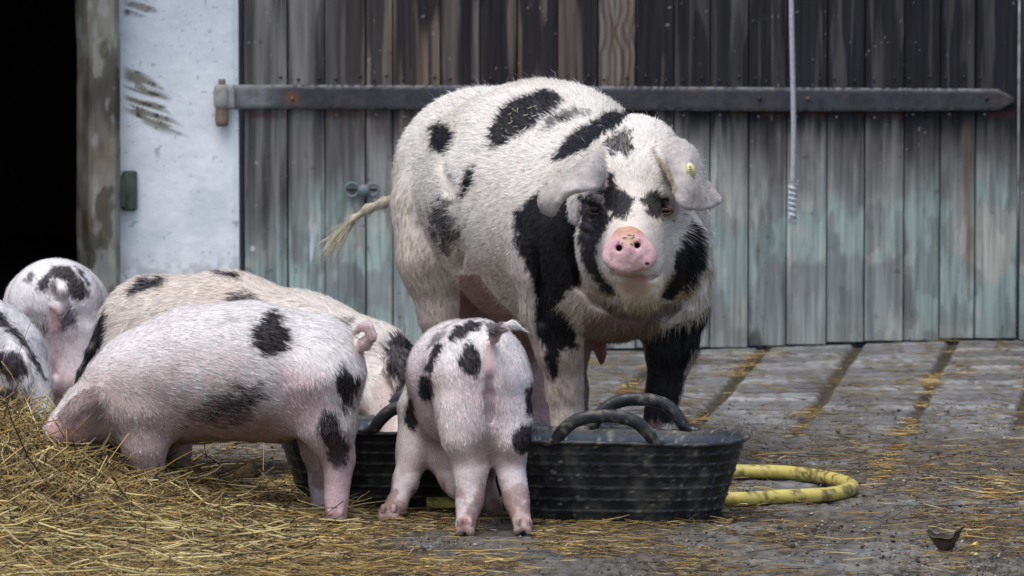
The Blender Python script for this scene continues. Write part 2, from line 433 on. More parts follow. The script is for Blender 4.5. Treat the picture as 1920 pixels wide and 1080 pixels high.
# ---- plank door
edges_px = [459, 541, 611, 686, 738, 826, 900, 970, 1046, 1120, 1192, 1262, 1330, 1402, 1474, 1548, 1620, 1692, 1760, 1826, 1905]
ex = [P(e, 400, WALL)[0] for e in edges_px]
door_y = WALL - .045
def door_base(x):
    return .004 + ground_z(x, np.full_like(x, WALL - .05)) + .004
def door_col(X, Z, pid):
    px, py = proj(np.stack([X, X * 0 + door_y, Z], -1))
    pid = pid.astype(int); h1 = _hash(pid, pid * 0, pid * 0, 61); h2 = _hash(pid, pid * 0, pid * 0, 62)
    s = pid * 3.7
    g1 = fbm(np.stack([X * 45, Z * 2.6, s], -1), 4, 63)      # long grain
    g2 = fbm(np.stack([X * 130, Z * 7, s], -1), 3, 64)
    n1 = fbm(np.stack([X * 12, Z * 9, s], -1), 4, 65)
    n0 = fbm(np.stack([X * 2.4, Z * 2.4, X * 0], -1), 3, 66)
    # bare wood
    wood = lerp((.075, .070, .068), (.33, .315, .295), np.clip(.15 + .9 * (g1 - .25) + .45 * (h1 - .5), 0, 1))
    brown = lerp((.05, .036, .028), (.22, .155, .115), np.clip(g1 * 1.1, 0, 1))
    cx = sm(600, 700, px) * (1 - sm(1250, 1420, px))
    up = 1 - sm(150, 330, py + 130 * (n0 - .5) + 60 * (n1 - .5))
    c = lerp(wood, brown, np.clip(cx * up * (.25 + h2), 0, .85))
    # tar-dark stain towards the top right
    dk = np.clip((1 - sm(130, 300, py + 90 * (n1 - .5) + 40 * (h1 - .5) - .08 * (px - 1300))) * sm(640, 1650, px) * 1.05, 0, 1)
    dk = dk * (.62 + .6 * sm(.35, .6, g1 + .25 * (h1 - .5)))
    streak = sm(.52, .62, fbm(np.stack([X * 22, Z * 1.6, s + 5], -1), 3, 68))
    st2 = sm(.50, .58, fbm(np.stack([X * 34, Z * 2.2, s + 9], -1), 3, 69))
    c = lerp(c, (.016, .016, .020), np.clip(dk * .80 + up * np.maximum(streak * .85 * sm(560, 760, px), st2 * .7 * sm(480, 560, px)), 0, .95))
    # worn grey-green paint on the lower part
    pb = sm(215, 345, py + 110 * (n0 - .5) + 70 * (n1 - .5) + 30 * (h2 - .5) - 150 * (1 - sm(480, 760, px)) * (py < 620) - 55 * sm(1300, 1500, px))
    turq = lerp((.29, .365, .34), (.42, .515, .475), g1)
    beige = lerp((.41, .40, .35), (.58, .57, .50), g1)
    slate = lerp((.21, .225, .22), (.33, .34, .335), g1)
    paint = lerp(turq, beige, .85 * sm(.47, .58, fbm(np.stack([X * 8, Z * 6, s * .15], -1), 4, 70)))
    paint = lerp(paint, slate, sm(.50, .58, fbm(np.stack([X * 9, Z * 6, s * .1 + 7], -1), 4, 71)) * .85)
    band = (1 - sm(60, 120, np.abs(py - 400 - 30 * (n1 - .5)))) * sm(1380, 1480, px) * .8
    paint = lerp(paint, slate * .85, band * sm(.42, .6, n0 + .2 * (h1 - .5)))
    paint = lerp(paint, (.33, .35, .32), sm(560, 640, py) * .5)
    paint = paint * (.80 + .28 * h1)[..., None]
    wearn = sm(.50, .57, fbm(np.stack([X * 30, Z * 9, s], -1), 4, 72))
    fr = (1 - sm(205, 262, py + 60 * (g1 - .5) * 2)) * (py > 196) * sm(1250, 1350, px)
    c = lerp(c, (.018, .018, .02), fr * .85); pb = pb * (1 - fr)
    c = lerp(c, paint, np.clip(pb * (1 - .38 * wearn), 0, 1))
    c = lerp(c, (.25, .245, .235), (1 - sm(500, 640, px)) * (1 - pb) * .45 * sm(.35, .6, g1))
    # darkened and chipped edges, knots, nail heads
    c = c * (.90 + .2 * g2)[..., None] * (.80 + .40 * h2 * (1 - .5 * pb) + .1 * pb)[..., None] ** .8
    kn = sm(.90, .95, noise3(np.stack([X * 14, Z * 7, s], -1), 75))
    c = lerp(c, (.03, .025, .022), kn * .6)
    spk = sm(.93, .96, noise3(np.stack([X * 110, Z * 80, s], -1), 76))
    c = lerp(c, (.42, .42, .40), spk * .5)
    chip = sm(.90, .94, noise3(np.stack([X * 70, Z * 30, s], -1), 77))
    c = lerp(c, (.04, .04, .04), chip * .4)
    # a dribble of rust at px 1815, a smear of white at px 588
    c = lerp(c, (.13, .085, .04), (1 - sm(2, 9, np.abs(px - 1815 - 5 * (n1 - .5)))) * sm(210, 260, py) * (1 - sm(500, 580, py)) * .7)
    c = lerp(c, (.55, .6, .62), (1 - sm(-1, 2, poly_sd([(588,418),(594,425),(590,462),(583,492),(581,470),(584,440)], px, py))))
    c = lerp(c, (.6, .6, .6), 1 - sm(4, 6, np.hypot(px - 474, py - 466)))
    c = lerp(c, (.10, .03, .018), (1 - sm(0, 12, np.abs(py - 215))) * sm(.5, .62, n1) * .5)
    # one bleached knotty board
    kb = (pid == 9) * (1 - sm(150, 190, py + 20 * (n1 - .5)))
    ring = .5 + .5 * np.sin(px * .45 + 5 * np.exp(-((py - 60) / 35) ** 2) * np.sign(px - 1152) + 9 * n1 + 5 * g1)
    c = lerp(c, lerp((.13, .09, .07), (.30, .27, .24), ring * g1 * 1.6), kb * .8)
    return c
door = empty('barn_door', (ex[0], door_y, 0), 'wide weathered grey and turquoise plank barn door with long iron strap', 'door')
Vs, Qs, Cs, off = [], [], [], 0
for i in range(len(ex) - 1):
    x0, x1 = ex[i], ex[i + 1]; w = x1 - x0
    gap = .0018 if i % 3 else .004
    us = np.concatenate([[0, 0], np.linspace(0, 1, max(6, int(w / .0035))), [1, 1]])
    xx = x0 + gap / 2 + us * (w - gap)
    dep = np.zeros(len(us)); dep[0] = dep[-1] = .028; dep[1] = dep[-2] = .004
    xx[1] += 0; xx[2] += .0015; xx[-3] -= .0015
    z1 = DOOR_TOP
    zs = np.concatenate([np.linspace(0, 1.12, 300), [1.3, 1.6, 2.0, z1]])
    Xg, Zg = np.meshgrid(xx, zs, indexing='ij')
    base = door_base(np.array([x0 + w / 2]))[0] + .006 * (random.random() - .5)
    Zg = base + Zg * (1 - base / 3)
    cup = .0035 * ((np.clip(us, 0, 1) - .5) * 2) ** 2 * (1 if i % 2 else -1)
    gg = fbm(np.stack([Xg * 60, Zg * 3, Xg * 0 + i], -1), 3, 81)
    Yg = door_y + dep[:, None] + cup[:, None] + .004 * (random.random() - .5) - .0022 * (gg - .5)
    a, bb = Xg.shape; I = np.arange(a * bb).reshape(a, bb) + off
    Vs.append(np.stack([Xg, Yg, Zg], -1).reshape(-1, 3)); Qs.append(np.stack([I[:-1, :-1], I[1:, :-1], I[1:, 1:], I[:-1, 1:]], -1).reshape(-1, 4))
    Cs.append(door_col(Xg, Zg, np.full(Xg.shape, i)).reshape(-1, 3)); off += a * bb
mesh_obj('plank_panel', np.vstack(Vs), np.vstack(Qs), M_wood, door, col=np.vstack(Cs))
b = MB(); b.box(ex[0] + .004, ex[-1] - .004, door_y + .012, door_y + .06, .03, DOOR_TOP - .01, (.015, .014, .013)); b.build('door_backing', M_wood, door)
# strap hinge
sy = WALL - .062
def SP(px, py): return P(px, py, sy)
def strap_mesh():
    top = [(430, 159), (700, 160), (1000, 161), (1300, 163), (1600, 165), (1872, 167)]
    bot = [(430, 204), (700, 205), (1000, 206), (1300, 208), (1600, 209), (1872, 207)]
    T = spline([SP(*t) for t in top], 420); B = spline([SP(*t) for t in bot], 420)
    # pointed end
    tipz = (T[-1][2] + B[-1][2]) / 2; n = 14
    m = 10
    V = []; col = []
    for j in range(m + 1):
        t = j / m
        row = T * (1 - t) + B * t
        ext = np.linspace(0, 1, n)[1:]
        tip = np.stack([row[-1][0] + ext * .045, np.full(n - 1, row[-1][1]), row[-1][2] * (1 - ext * .8) + tipz * ext * .8], -1)
        V.append(np.vstack([row, tip]))
    V = np.array(V); V[:, :, 1] = sy - .006
    V[0, :, 1] += .005; V[-1, :, 1] += .005
    k = V.shape[1]
    x = V[..., 0]; z = V[..., 2]; t = np.linspace(0, 1, m + 1)[:, None] * np.ones((1, k))
    n1 = fbm(np.stack([x * 30, z * 30, x * 0], -1), 4, 91); n2 = fbm(np.stack([x * 120, z * 120, x * 0], -1), 3, 92)
    c = lerp((.024, .024, .029), (.060, .059, .068), n1)
    c = lerp(c, (.24, .24, .25), (1 - sm(.0, .16, t)) * sm(.38, .55, n2) * .85)
    c = lerp(c, (.20, .19, .19), sm(.86, .96, t) * sm(.3, .5, n2) * .7)
    px, py = proj(V)
    c = lerp(c, (.22, .23, .235), (1 - sm(470, 545, px + 20 * (n1 - .5))) * .8)
    c = lerp(c, (.09, .055, .045), sm(.6, .7, fbm(np.stack([x * 20, z * 40, x * 0], -1), 3, 94)) * .35)
    c = lerp(c, (.16, .07, .04), (1 - sm(6, 20, np.hypot(px - 548, py - 184))) * .8)
    rows = [V, None]
    V2 = V.copy()
    # rim going back into the wood
    back_t = V[0].copy(); back_t[:, 1] = sy + .016; back_b = V[-1].copy(); back_b[:, 1] = sy + .016
    A = np.concatenate([back_t[None], V, back_b[None]]); Cc = np.concatenate([c[:1], c, c[-1:]])
    endp = A[:, -1].copy(); endp[:, 1] = sy + .016
    startp = A[:, 0].copy(); startp[:, 1] = sy + .016
    A = np.concatenate([startp[:, None], A, endp[:, None]], 1); Cc = np.concatenate([Cc[:, :1], Cc, Cc[:, -1:]], 1)
    a, bb = A.shape[:2]; I = np.arange(a * bb).reshape(a, bb)
    q = np.stack([I[:-1, :-1], I[1:, :-1], I[1:, 1:], I[:-1, 1:]], -1).reshape(-1, 4)
    return A.reshape(-1, 3), q[:, ::-1], Cc.reshape(-1, 3)
sV, sq, sc = strap_mesh()
strap = mesh_obj('strap_hinge', sV, sq, M_iron, door, col=sc)
b = MB()
cyl_z(b, 416, 158, 204, 16, WALL - .085, (.30, .29, .27), 18)
a0, a1 = P(414, 160, WALL - .085), P(440, 203, WALL - .085)
b.box(a0[0], a1[0], WALL - .098, WALL - .072, a1[2], a0[2], (.27, .27, .26), bev=.004)
k = b.build('hinge_knuckle', M_iron, strap)
b = MB()
for px in (548, 870, 1105, 1424, 1515, 1850):
    c = P(px, 185, sy - .008); b.ball(c, (.007, .004, .007), 10, (.025, .02, .02) if px in (1424, 1850) else (.14, .09, .07))
b.build('bolt', M_iron, strap)
b = MB()
for px in edges_px[1:-1]:
    for dx in (-14, 16):
        for py in (148,):
            c = P(px + dx + random.uniform(-4, 4), py + random.uniform(-6, 4), door_y - .004); b.ball(c, (.0048, .003, .0048), 8, (.03, .025, .03))
    c = P(px + 20, random.uniform(214, 222), door_y - .004); b.ball(c, (.004, .003, .004), 8, (.22, .22, .22))
b.build('nail_heads', M_iron, door)
# latch: two rings and a knob
lt = MB(); Yl = door_y - .02
lc = (.16, .19, .20)
for cx_, rr in ((660, 13), (699, 11)):
    c = P(cx_, 356, Yl); r = rr * Yl / F
    th = np.linspace(0, 2 * math.pi, 25)
    lt.tube([c + np.array([math.cos(t) * r, 0, math.sin(t) * r]) for t in th], .0045, 8, lc, caps=False)
cA = P(682, 356, door_y); 
lt.tube([cA + np.array([0, y, 0]) for y in (.01, -.01, -.02, -.035, -.042)], [.013, .013, .018, .018, .010], 16, lc)
lt.tube([P(650, 356, Yl + .01), P(708, 356, Yl + .01)], .004, 8, (.05, .05, .05))
lt.build('latch', M_iron, door)
# board of the next leaf, right edge of the frame
b = MB(); 
def side_cols():
    V, q, c = grid_panel(XD1 + .004, XD1 + 1.2, .035, DOOR_TOP, door_y - .012, .006, lambda X, Z: door_col(X, Z, np.floor((X - XD1) / .115) + 30) * .95,
                         lambda X, Z: .010 * (1 - sm(0, .006, np.abs((X - XD1 - .004) / .1155 - np.round((X - XD1 - .004) / .1155)) * .1155)))
    return V, q, c
V, q, c = side_cols()
sb = empty('side_door', (XD1 + .6, door_y, 0), 'grey-green plank leaf at the right edge beyond the barn door', 'door')
mesh_obj('plank_panel', V, q, M_wood, sb, col=c)
b.box(XD1 + .006, XD1 + 1.19, door_y + .001, door_y + .05, .03, DOOR_TOP - .01, (.03, .03, .03)); b.build('door_backing', M_wood, sb)

# ------------------------------------------------------------------ rope
def rope():
    Y0 = WALL - .16
    path = spline([P(1484, -900, Y0), P(1484, -200, Y0), P(1484, 0, Y0), P(1486, 120, Y0), P(1488, 230, Y0), P(1487, 330, Y0), P(1486, 405, Y0)], 700)
    L = np.concatenate([[0], np.cumsum(np.linalg.norm(np.diff(path, axis=0), axis=1))])
    m = MB(); r = .0058
    for s in range(3):
        ph = L / .030 * 2 * math.pi + s * 2 * math.pi / 3
        m.tube(path + np.stack([np.cos(ph) * r * .72, np.sin(ph) * r * .72, ph * 0], -1), r * .62, 6, (.46, .49, .52))
    # whipping / knot near the end
    kp = spline([P(1486, 345, Y0), P(1486, 405, Y0)], 60); Lk = np.linspace(0, 1, 60)
    ph = Lk * 2 * math.pi * 6
    m.tube(kp + np.stack([np.cos(ph) * .009, np.sin(ph) * .009, ph * 0], -1), .0042, 6, (.55, .58, .6))
    for i in range(46):
        a = P(1487 + random.uniform(-7, 7), random.uniform(335, 348) if i < 14 else random.uniform(400, 408), Y0 + random.uniform(-.008, .008))
        d = np.array([random.uniform(-.012, .014), random.uniform(-.01, .01), (-.014 if i >= 14 else .008) + random.uniform(-.01, .006)])
        m.tube([a, a + d * .6, a + d * 1.0 + np.array([0, 0, -.003])], [.0012, .0009, .0004], 4, (.6, .62, .64))
    o = m.build('rope', M_rope)
    tag(o, 'thin pale twisted rope with a frayed end hanging in front of the door', 'rope')
rope()

# ------------------------------------------------------------------ rubber tubs
def tub(name, cx, cy, a, bdep, h, taper, label, ang=0, hx=(-.04, .04), dirt=.5, seed=0):
    root = empty(name, (cx, cy, 0), label, 'tub', 'black rubber feed tubs')
    ca, sa = math.cos(ang), math.sin(ang)
    def loc(u, r_in, z, t):  # t 0 at the base .. 1 at the rim
        A = a - taper * (1 - t) - r_in; B = bdep - taper * (1 - t) - r_in
        e = 2.35
        cu, su = np.cos(u), np.sin(u)
        x = A * np.sign(cu) * np.abs(cu) ** (2 / e); y = B * np.sign(su) * np.abs(su) ** (2 / e)
        return np.stack([cx + x * ca - y * sa, cy + x * sa + y * ca, z + u * 0], -1)
    nu = 220; u = np.arange(nu) / nu * 2 * math.pi
    prof = []  # (inset, z, t)
    zz = np.linspace(0, h, 60)
    ribs = [h * f for f in (.16, .30, .45, .60, .74, .87)]
    for z in zz:
        bulge = sum(.0030 * math.exp(-((z - r) / .0022) ** 2) for r in ribs)
        prof.append((-bulge + .006 * math.exp(-z / .008), z, z / h))
    prof += [(-.006, h - .004, 1), (-.010, h - .001, 1), (-.0105, h + .003, 1), (-.008, h + .006, 1), (-.002, h + .006, 1), (.003, h + .003, 1), (.006, h - .004, 1)]
    for z in np.linspace(h - .01, .008, 14): prof.append((.007, z, z / h))
    for s in (.03, .08, .12): prof.append((s, .006, 0))
    V = np.array([loc(u, p[0], p[1] + (.004 * np.sin(3 * u + seed) * p[2]), p[2]) for p in prof])
    # vertical ribs
    m_, n_ = V.shape[:2]
    ctr = np.array([cx, cy, 0])
    for k in range(16):
        uu = k / 16 * 2 * math.pi + .1
        w = np.exp(-(((u - uu + math.pi) % (2 * math.pi) - math.pi) / .012) ** 2)
        rad = norm(V[:60] - ctr * np.array([1, 1, 0]) - np.array([0, 0, 1.]) * V[:60, :, 2:3])
        V[:60] += rad * (w * .003)[None, :, None]
    I = np.arange(m_ * n_).reshape(m_, n_)
    q = np.stack([I[:-1], np.roll(I[:-1], -1, 1), np.roll(I[1:], -1, 1), I[1:]], -1).reshape(-1, 4)
    Vv = V.reshape(-1, 3)
    cap = len(Vv); Vv = np.vstack([Vv, [cx, cy, .006]])
    tr = np.stack([I[-1], np.roll(I[-1], -1), np.full(n_, cap)], -1)
    n1 = fbm(Vv * 25, 4, 101 + seed); n2 = fbm(Vv * 130, 3, 102); n3 = noise3(Vv * 160, 103)
    n4 = fbm(Vv * 75, 3, 105)
    c = lerp((.009, .010, .012), (.026, .027, .030), n1)
    pi = np.concatenate([np.repeat(np.arange(m_), n_), [m_ - 1]])
    ribw = np.zeros(len(Vv))
    for r in ribs: ribw = np.maximum(ribw, np.where(pi < 60, np.exp(-((Vv[:, 2] - r - .001) / .0022) ** 2), 0))
    c = lerp(c, (.14, .14, .13), np.exp(-((Vv[:, 2] - h - .008) / .003) ** 2) * sm(.4, .6, n2) * .5)  # thin pale highlight painted along the rim
    vr_ = np.zeros(len(Vv)); un = np.concatenate([np.tile(u, m_), [0]])
    for k in range(16): vr_ = np.maximum(vr_, np.exp(-(((un - k / 16 * 2 * math.pi - .1 + math.pi) % (2 * math.pi) - math.pi) / .009) ** 2))
    c = lerp(c, (.12, .115, .105), vr_ * (pi < 60) * sm(.4, .6, n2) * .5)
    c = lerp(c, (.16, .155, .145), ribw * sm(.45, .62, n2) * .6)
    c = lerp(c, (.10, .09, .065), sm(.42, .66, n1) * sm(.42, .62, n4) * dirt)
    c = lerp(c, (.13, .12, .10), sm(.5, .6, fbm(Vv * np.array([40, 40, 9.]), 3, 106)) * .45 * dirt)
    c = lerp(c, (.34, .31, .22), sm(.84, .9, n3) * .9 * dirt)
    c = lerp(c, (.035, .055, .085), ((pi > 66) & (pi < 84)) * .6)
    inner = (pi > 66)
    c = lerp(c, (.22, .23, .22), inner * sm(.74, .8, n3) * .8)
    mesh_obj('shell', Vv, [q, tr], M_rubber, root, col=c)
    # handles
    for sgn, hxo, hw, hh in ((-1, hx[0], .1, .062), (1, hx[1], .095, .066)):
        pr_ = spline([(-1.42, -.02), (-1.22, .0), (-1.06, .13), (-.93, .42), (-.68, .78), (-.34, .96), (0, 1.0), (.34, .96), (.68, .78), (.93, .42), (1.06, .13), (1.22, 0), (1.42, -.02)], 64)
        xx = hxo + pr_[:, 0] * hw
        uu = xx / a
        yy = sgn * (bdep + .004) * (np.clip(1 - np.abs(uu) ** 2.35, 0, 1)) ** (1 / 2.35)
        z = h + .002 + pr_[:, 1] * hh
        flare = sm(.9, 1.42, np.abs(pr_[:, 0]))
        pts = np.stack([cx + xx * ca - yy * sa, cy + xx * sa + yy * ca, z], -1)
        ht = MB(); nn = fbm(pts * 60, 3, 110)
        ht.tube(pts, .0118 * (1 - .55 * flare), 14, (.02, .021, .024), flat=1.25)
        o = ht.build('handle', M_rubber, root)
        vv = np.zeros(len(o.data.vertices) * 3, np.float32); o.data.vertices.foreach_get('co', vv); vv = vv.reshape(-1, 3)
        k1 = fbm(vv * 70, 3, 111); k2 = fbm(vv * 150, 3, 112)
        cc = np.ones((len(vv), 4), np.float32); cc[:, :3] = lerp((.016, .017, .02), (.15, .135, .105), sm(.45, .65, k1) * sm(.4, .6, k2) * .8)
        o.data.color_attributes['col'].data.foreach_set('color', cc.ravel())
    # wet feed in the bottom
    return root
def ellipse_disc(cx, cy, a, b, z, n=60):
    th = np.arange(n) / n * 2 * math.pi
    V = np.stack([cx + a * np.cos(th), cy + b * np.sin(th), z + th * 0], -1)
    return V
c1_ = P(1166, 820, 12.88)
tub('feed_tub', c1_[0], 12.88, .272, .165, .180, .058, 'black rubber feed tub with two arched handles, right of the piglet seen from behind', hx=(-.04, .04), dirt=.62, seed=1)
c2_ = P(768, 820, 13.17)
tub('feed_tub', c2_[0], 13.17, .300, .170, .178, .058, 'black rubber feed tub behind the piglets with a piglet eating from it', hx=(.03, .05), dirt=.25, seed=4)

# ------------------------------------------------------------------ hose
hz = .017
hp = [G(60, 838), G(200, 836), G(350, 834), G(510, 828), G(700, 850), G(940, 885), G(1200, 893), G(1370, 897), G(1480, 900), G(1560, 912), G(1597, 927), G(1560, 940), G(1460, 946), G(1370, 950), G(1280, 935), G(1130, 935), G(950, 958), G(800, 960)]
hp = np.array(hp); hp[:, 2] = hz
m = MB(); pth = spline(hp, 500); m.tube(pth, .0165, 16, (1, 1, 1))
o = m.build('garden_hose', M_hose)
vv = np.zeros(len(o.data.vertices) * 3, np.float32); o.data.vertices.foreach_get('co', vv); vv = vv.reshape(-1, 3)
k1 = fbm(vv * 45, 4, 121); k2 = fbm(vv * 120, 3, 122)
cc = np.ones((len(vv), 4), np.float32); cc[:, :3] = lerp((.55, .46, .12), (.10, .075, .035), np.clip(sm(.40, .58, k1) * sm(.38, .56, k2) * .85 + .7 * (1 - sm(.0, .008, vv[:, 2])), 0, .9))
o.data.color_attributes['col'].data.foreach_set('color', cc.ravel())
tag(o, 'thick dirty yellow hose looped on the paving behind the rubber tubs', 'hose')
hp2 = np.array([G(345, 825), G(430, 823), G(520, 818), G(640, 822)]); hp2[:, 2] = hz + .0

# ------------------------------------------------------------------ animals: one skin grown round a posed skeleton
class Field:
    def __init__(s, h): s.h = h; s.pr = []
    def cap(s, a, b, ra, rb, k, flow=None, sub=False):
        s.pr.append(('cap', a, b, ra, rb, k, norm(b - a) if flow is None else flow, sub))
    def chain(s, pts, k=.03, flow=None, sub=False):
        pts = [(P(*q[:3]), q[3] * q[2] / F) for q in pts]
        for (a, ra), (b, rb) in zip(pts[:-1], pts[1:]): s.cap(a, b, ra, rb, k, flow, sub)
    def ell(s, c, r, k=.03, flow=(0, .5, -.5), yaw=0, tilt=0):
        R = np.array((Matrix.Rotation(yaw, 3, 'Z') @ Matrix.Rotation(tilt, 3, 'X')))
        s.pr.append(('ell', P(*c), np.array([r[0] * c[2] / F, r[1], r[2] * c[2] / F]), R, None, k, norm(np.array(flow, float)), False))
    def sheet(s, rows, th, k=.012, nu=34, nv=60):
        A = np.array([spline([P(*q) for q in r], nv) for r in rows])      # rows x nv x 3
        B = np.array([spline(A[:, j], nu) for j in range(nv)]).reshape(-1, 3)
        f = norm(A[:, -1].mean(0) - A[:, 0].mean(0))
        s.pr.append(('sheet', B, th, None, None, k, f, False))
    def d(s, pr, X):
        if pr[0] == 'cap':
            a, b, ra, rb = pr[1:5]; e = b - a
            t = np.clip(((X - a) @ e) / (e @ e + 1e-12), 0, 1)
            return np.linalg.norm(X - a - t[..., None] * e, axis=-1) - (ra + (rb - ra) * t)
        if pr[0] == 'ell':
            q = (X - pr[1]) @ pr[3]; r = pr[2]
            k0 = np.linalg.norm(q / r, axis=-1); k1 = np.linalg.norm(q / r ** 2, axis=-1)
            return k0 * (k0 - 1) / (k1 + 1e-9)
        sh = X.shape[:-1]; q = X.reshape(-1, 3).astype(np.float32); out = np.empty(len(q), np.float32); B = pr[1].astype(np.float32)
        b2 = (B ** 2).sum(1)
        for i in range(0, len(q), 20000):
            z = q[i:i + 20000]
            dd = (z ** 2).sum(1)[:, None] + b2[None] - 2 * z @ B.T
            out[i:i + 20000] = np.sqrt(np.maximum(dd.min(1), 0))
        return out.reshape(sh) - pr[2]
    def hit(s, px, py, y0=12.3, y1=15.6):
        pts = np.array([P(px, py, Y) for Y in np.linspace(y0, y1, 500)])
        d = np.min([s.d(pr, pts) for pr in s.pr if not pr[7] and pr[0] != 'sheet'], 0)
        i = np.argmax(d < 0); return np.linspace(y0, y1, 500)[i]
    def crease(s, pts, r=5, k=.02, inset=.0):
        pts = [(x, y, s.hit(x, y) + inset, r) for x, y in pts]
        s.chain(pts, k, sub=True)
    def bounds(s, pr):
        if pr[0] == 'cap':
            r = max(pr[3], pr[4]); return np.minimum(pr[1], pr[2]) - r, np.maximum(pr[1], pr[2]) + r
        if pr[0] == 'ell':
            r = pr[2].max(); return pr[1] - r, pr[1] + r
        return pr[1].min(0) - pr[2], pr[1].max(0) + pr[2]
    def mesh(s, smooth=2):
        h = s.h; bb = [s.bounds(p) for p in s.pr if not p[7]]
        lo = np.min([b[0] for b in bb], 0) - 3 * h; hi = np.max([b[1] for b in bb], 0) + 3 * h
        lo[2] = max(lo[2], -.03)
        # keep the origin of each grid off symmetric positions
        n = np.ceil((hi - lo) / h).astype(int) + 1
        Fd = np.full(n, .06, np.float32)
        ax = [lo[i] + h * np.arange(n[i]) for i in range(3)]
        for pr in s.pr:
            b0, b1 = s.bounds(pr); m = pr[5] * 1.2 + 2 * h
            i0 = np.clip(np.floor((b0 - m - lo) / h).astype(int), 0, n - 1); i1 = np.clip(np.ceil((b1 + m - lo) / h).astype(int) + 1, 1, n)
            if np.any(i1 <= i0): continue
            sl = tuple(slice(i0[i], i1[i]) for i in range(3))
            g = np.stack(np.meshgrid(*[ax[i][sl[i]] for i in range(3)], indexing='ij'), -1)
            d = s.d(pr, g).astype(np.float32); k = pr[5]; o = Fd[sl]
            if pr[7]:
                hh = np.maximum(k - np.abs(-d - o), 0) / k; Fd[sl] = np.maximum(o, -d) + hh * hh * k * .25
            else:
                hh = np.maximum(k - np.abs(d - o), 0) / k; Fd[sl] = np.minimum(o, d) - hh * hh * k * .25
        V, Q = nets(Fd, lo, h)
        for it in range(smooth): V = lap(V, Q)
        return V, Q
    def flow(s, p):
        w = 0; f = np.zeros_like(p)
        for pr in s.pr:
            if pr[7]: continue
            d = s.d(pr, p)
            a = np.exp(-np.maximum(d, -.01) / .018)
            f += a[:, None] * pr[6]; w = w + a
        return norm(f)
def nets(Fd, lo, h):
    S = Fd < 0
    c = [S[i:S.shape[0] - 1 + i, j:S.shape[1] - 1 + j, k:S.shape[2] - 1 + k] for i in (0, 1) for j in (0, 1) for k in (0, 1)]
    al = c[0].copy(); an = c[0].copy()
    for q in c[1:]: al &= q; an |= q
    act = an & ~al
    idx = np.full(act.shape, -1, np.int64); I = np.argwhere(act); idx[act] = np.arange(len(I))
    acc = np.zeros((len(I), 3)); cnt = np.zeros(len(I))
    for a in range(3):
        o1, o2 = [x for x in range(3) if x != a]
        for u in (0, 1):
            for v in (0, 1):
                A = I.copy(); A[:, o1] += u; A[:, o2] += v; B = A.copy(); B[:, a] += 1
                fa = Fd[tuple(A.T)]; fb = Fd[tuple(B.T)]; x = (fa < 0) != (fb < 0)
                t = fa / (fa - fb + 1e-20); pt = A.astype(float); pt[:, a] += t
                acc[x] += pt[x]; cnt[x] += 1
    V = acc / cnt[:, None] * h + lo
    Q = []
    for a in range(3):
        o1, o2 = [(1, 2), (2, 0), (0, 1)][a]
        s0 = [slice(None)] * 3; s1 = [slice(None)] * 3; s0[a] = slice(0, -1); s1[a] = slice(1, None)
        A = S[tuple(s0)]; B = S[tuple(s1)]
        E = np.argwhere(A != B)
        E = E[(E[:, o1] > 0) & (E[:, o2] > 0) & (E[:, o1] < S.shape[o1] - 1) & (E[:, o2] < S.shape[o2] - 1)]
        def cell(d1, d2):
            e = E.copy(); e[:, o1] -= d1; e[:, o2] -= d2; return idx[tuple(e.T)]
        q = np.stack([cell(1, 1), cell(0, 1), cell(0, 0), cell(1, 0)], -1)
        ins = A[tuple(E.T)]
        q[~ins] = q[~ins][:, ::-1]
        Q.append(q)
    return V, np.vstack(Q)
def lap(V, Q, w=.5):
    a = np.concatenate([Q[:, i] for i in range(4)] ); b = np.concatenate([Q[:, (i + 1) % 4] for i in range(4)])
    n = len(V); cnt = np.bincount(a, minlength=n) + np.bincount(b, minlength=n)
    o = np.stack([np.bincount(a, V[b, i], n) + np.bincount(b, V[a, i], n) for i in range(3)], -1) / np.maximum(cnt, 1)[:, None]
    return V * (1 - w) + o * w
def vnormals(V, Q):
    fn = np.cross(V[Q[:, 2]] - V[Q[:, 0]], V[Q[:, 3]] - V[Q[:, 1]])
    N = np.zeros_like(V)
    for i in range(4):
        for a in range(3): N[:, a] += np.bincount(Q[:, i], fn[:, a], len(V))
    return norm(N)

CAM = np.array([0, 0, H])
def markings(p, n, spots, seed, soft, far_spots=.60):
    """black share of the coat at points p"""
    px, py = proj(p)
    wob = (fbm(p * 38, 3, seed) - .5) * 2 + (noise3(p * 160, seed + 2) - .5) * 1.4
    facing = (n * norm(CAM - p)).sum(-1)
    k = np.zeros(len(p))
    for sp_ in spots:
        poly, y0, y1 = sp_[0], sp_[1], sp_[2]; a = sp_[3] if len(sp_) > 3 else 1; sf = sp_[4] if len(sp_) > 4 else soft
        m = (p[:, 1] > y0) & (p[:, 1] < y1) & (facing > -.25)
        if not m.any(): continue
        s = poly_sd(poly, px[m], py[m]) + wob[m] * sf * 1.3
        k[m] = np.maximum(k[m], (1 - sm(-sf * .7, sf * .7, s)) * a)
    k = k * (1 - ear_w(p)) if seed == 300 else k
    fs = sm(far_spots, far_spots + .03, fbm(p * 7, 2, seed + 9)) * (facing < -.25)
    return np.maximum(k, fs)

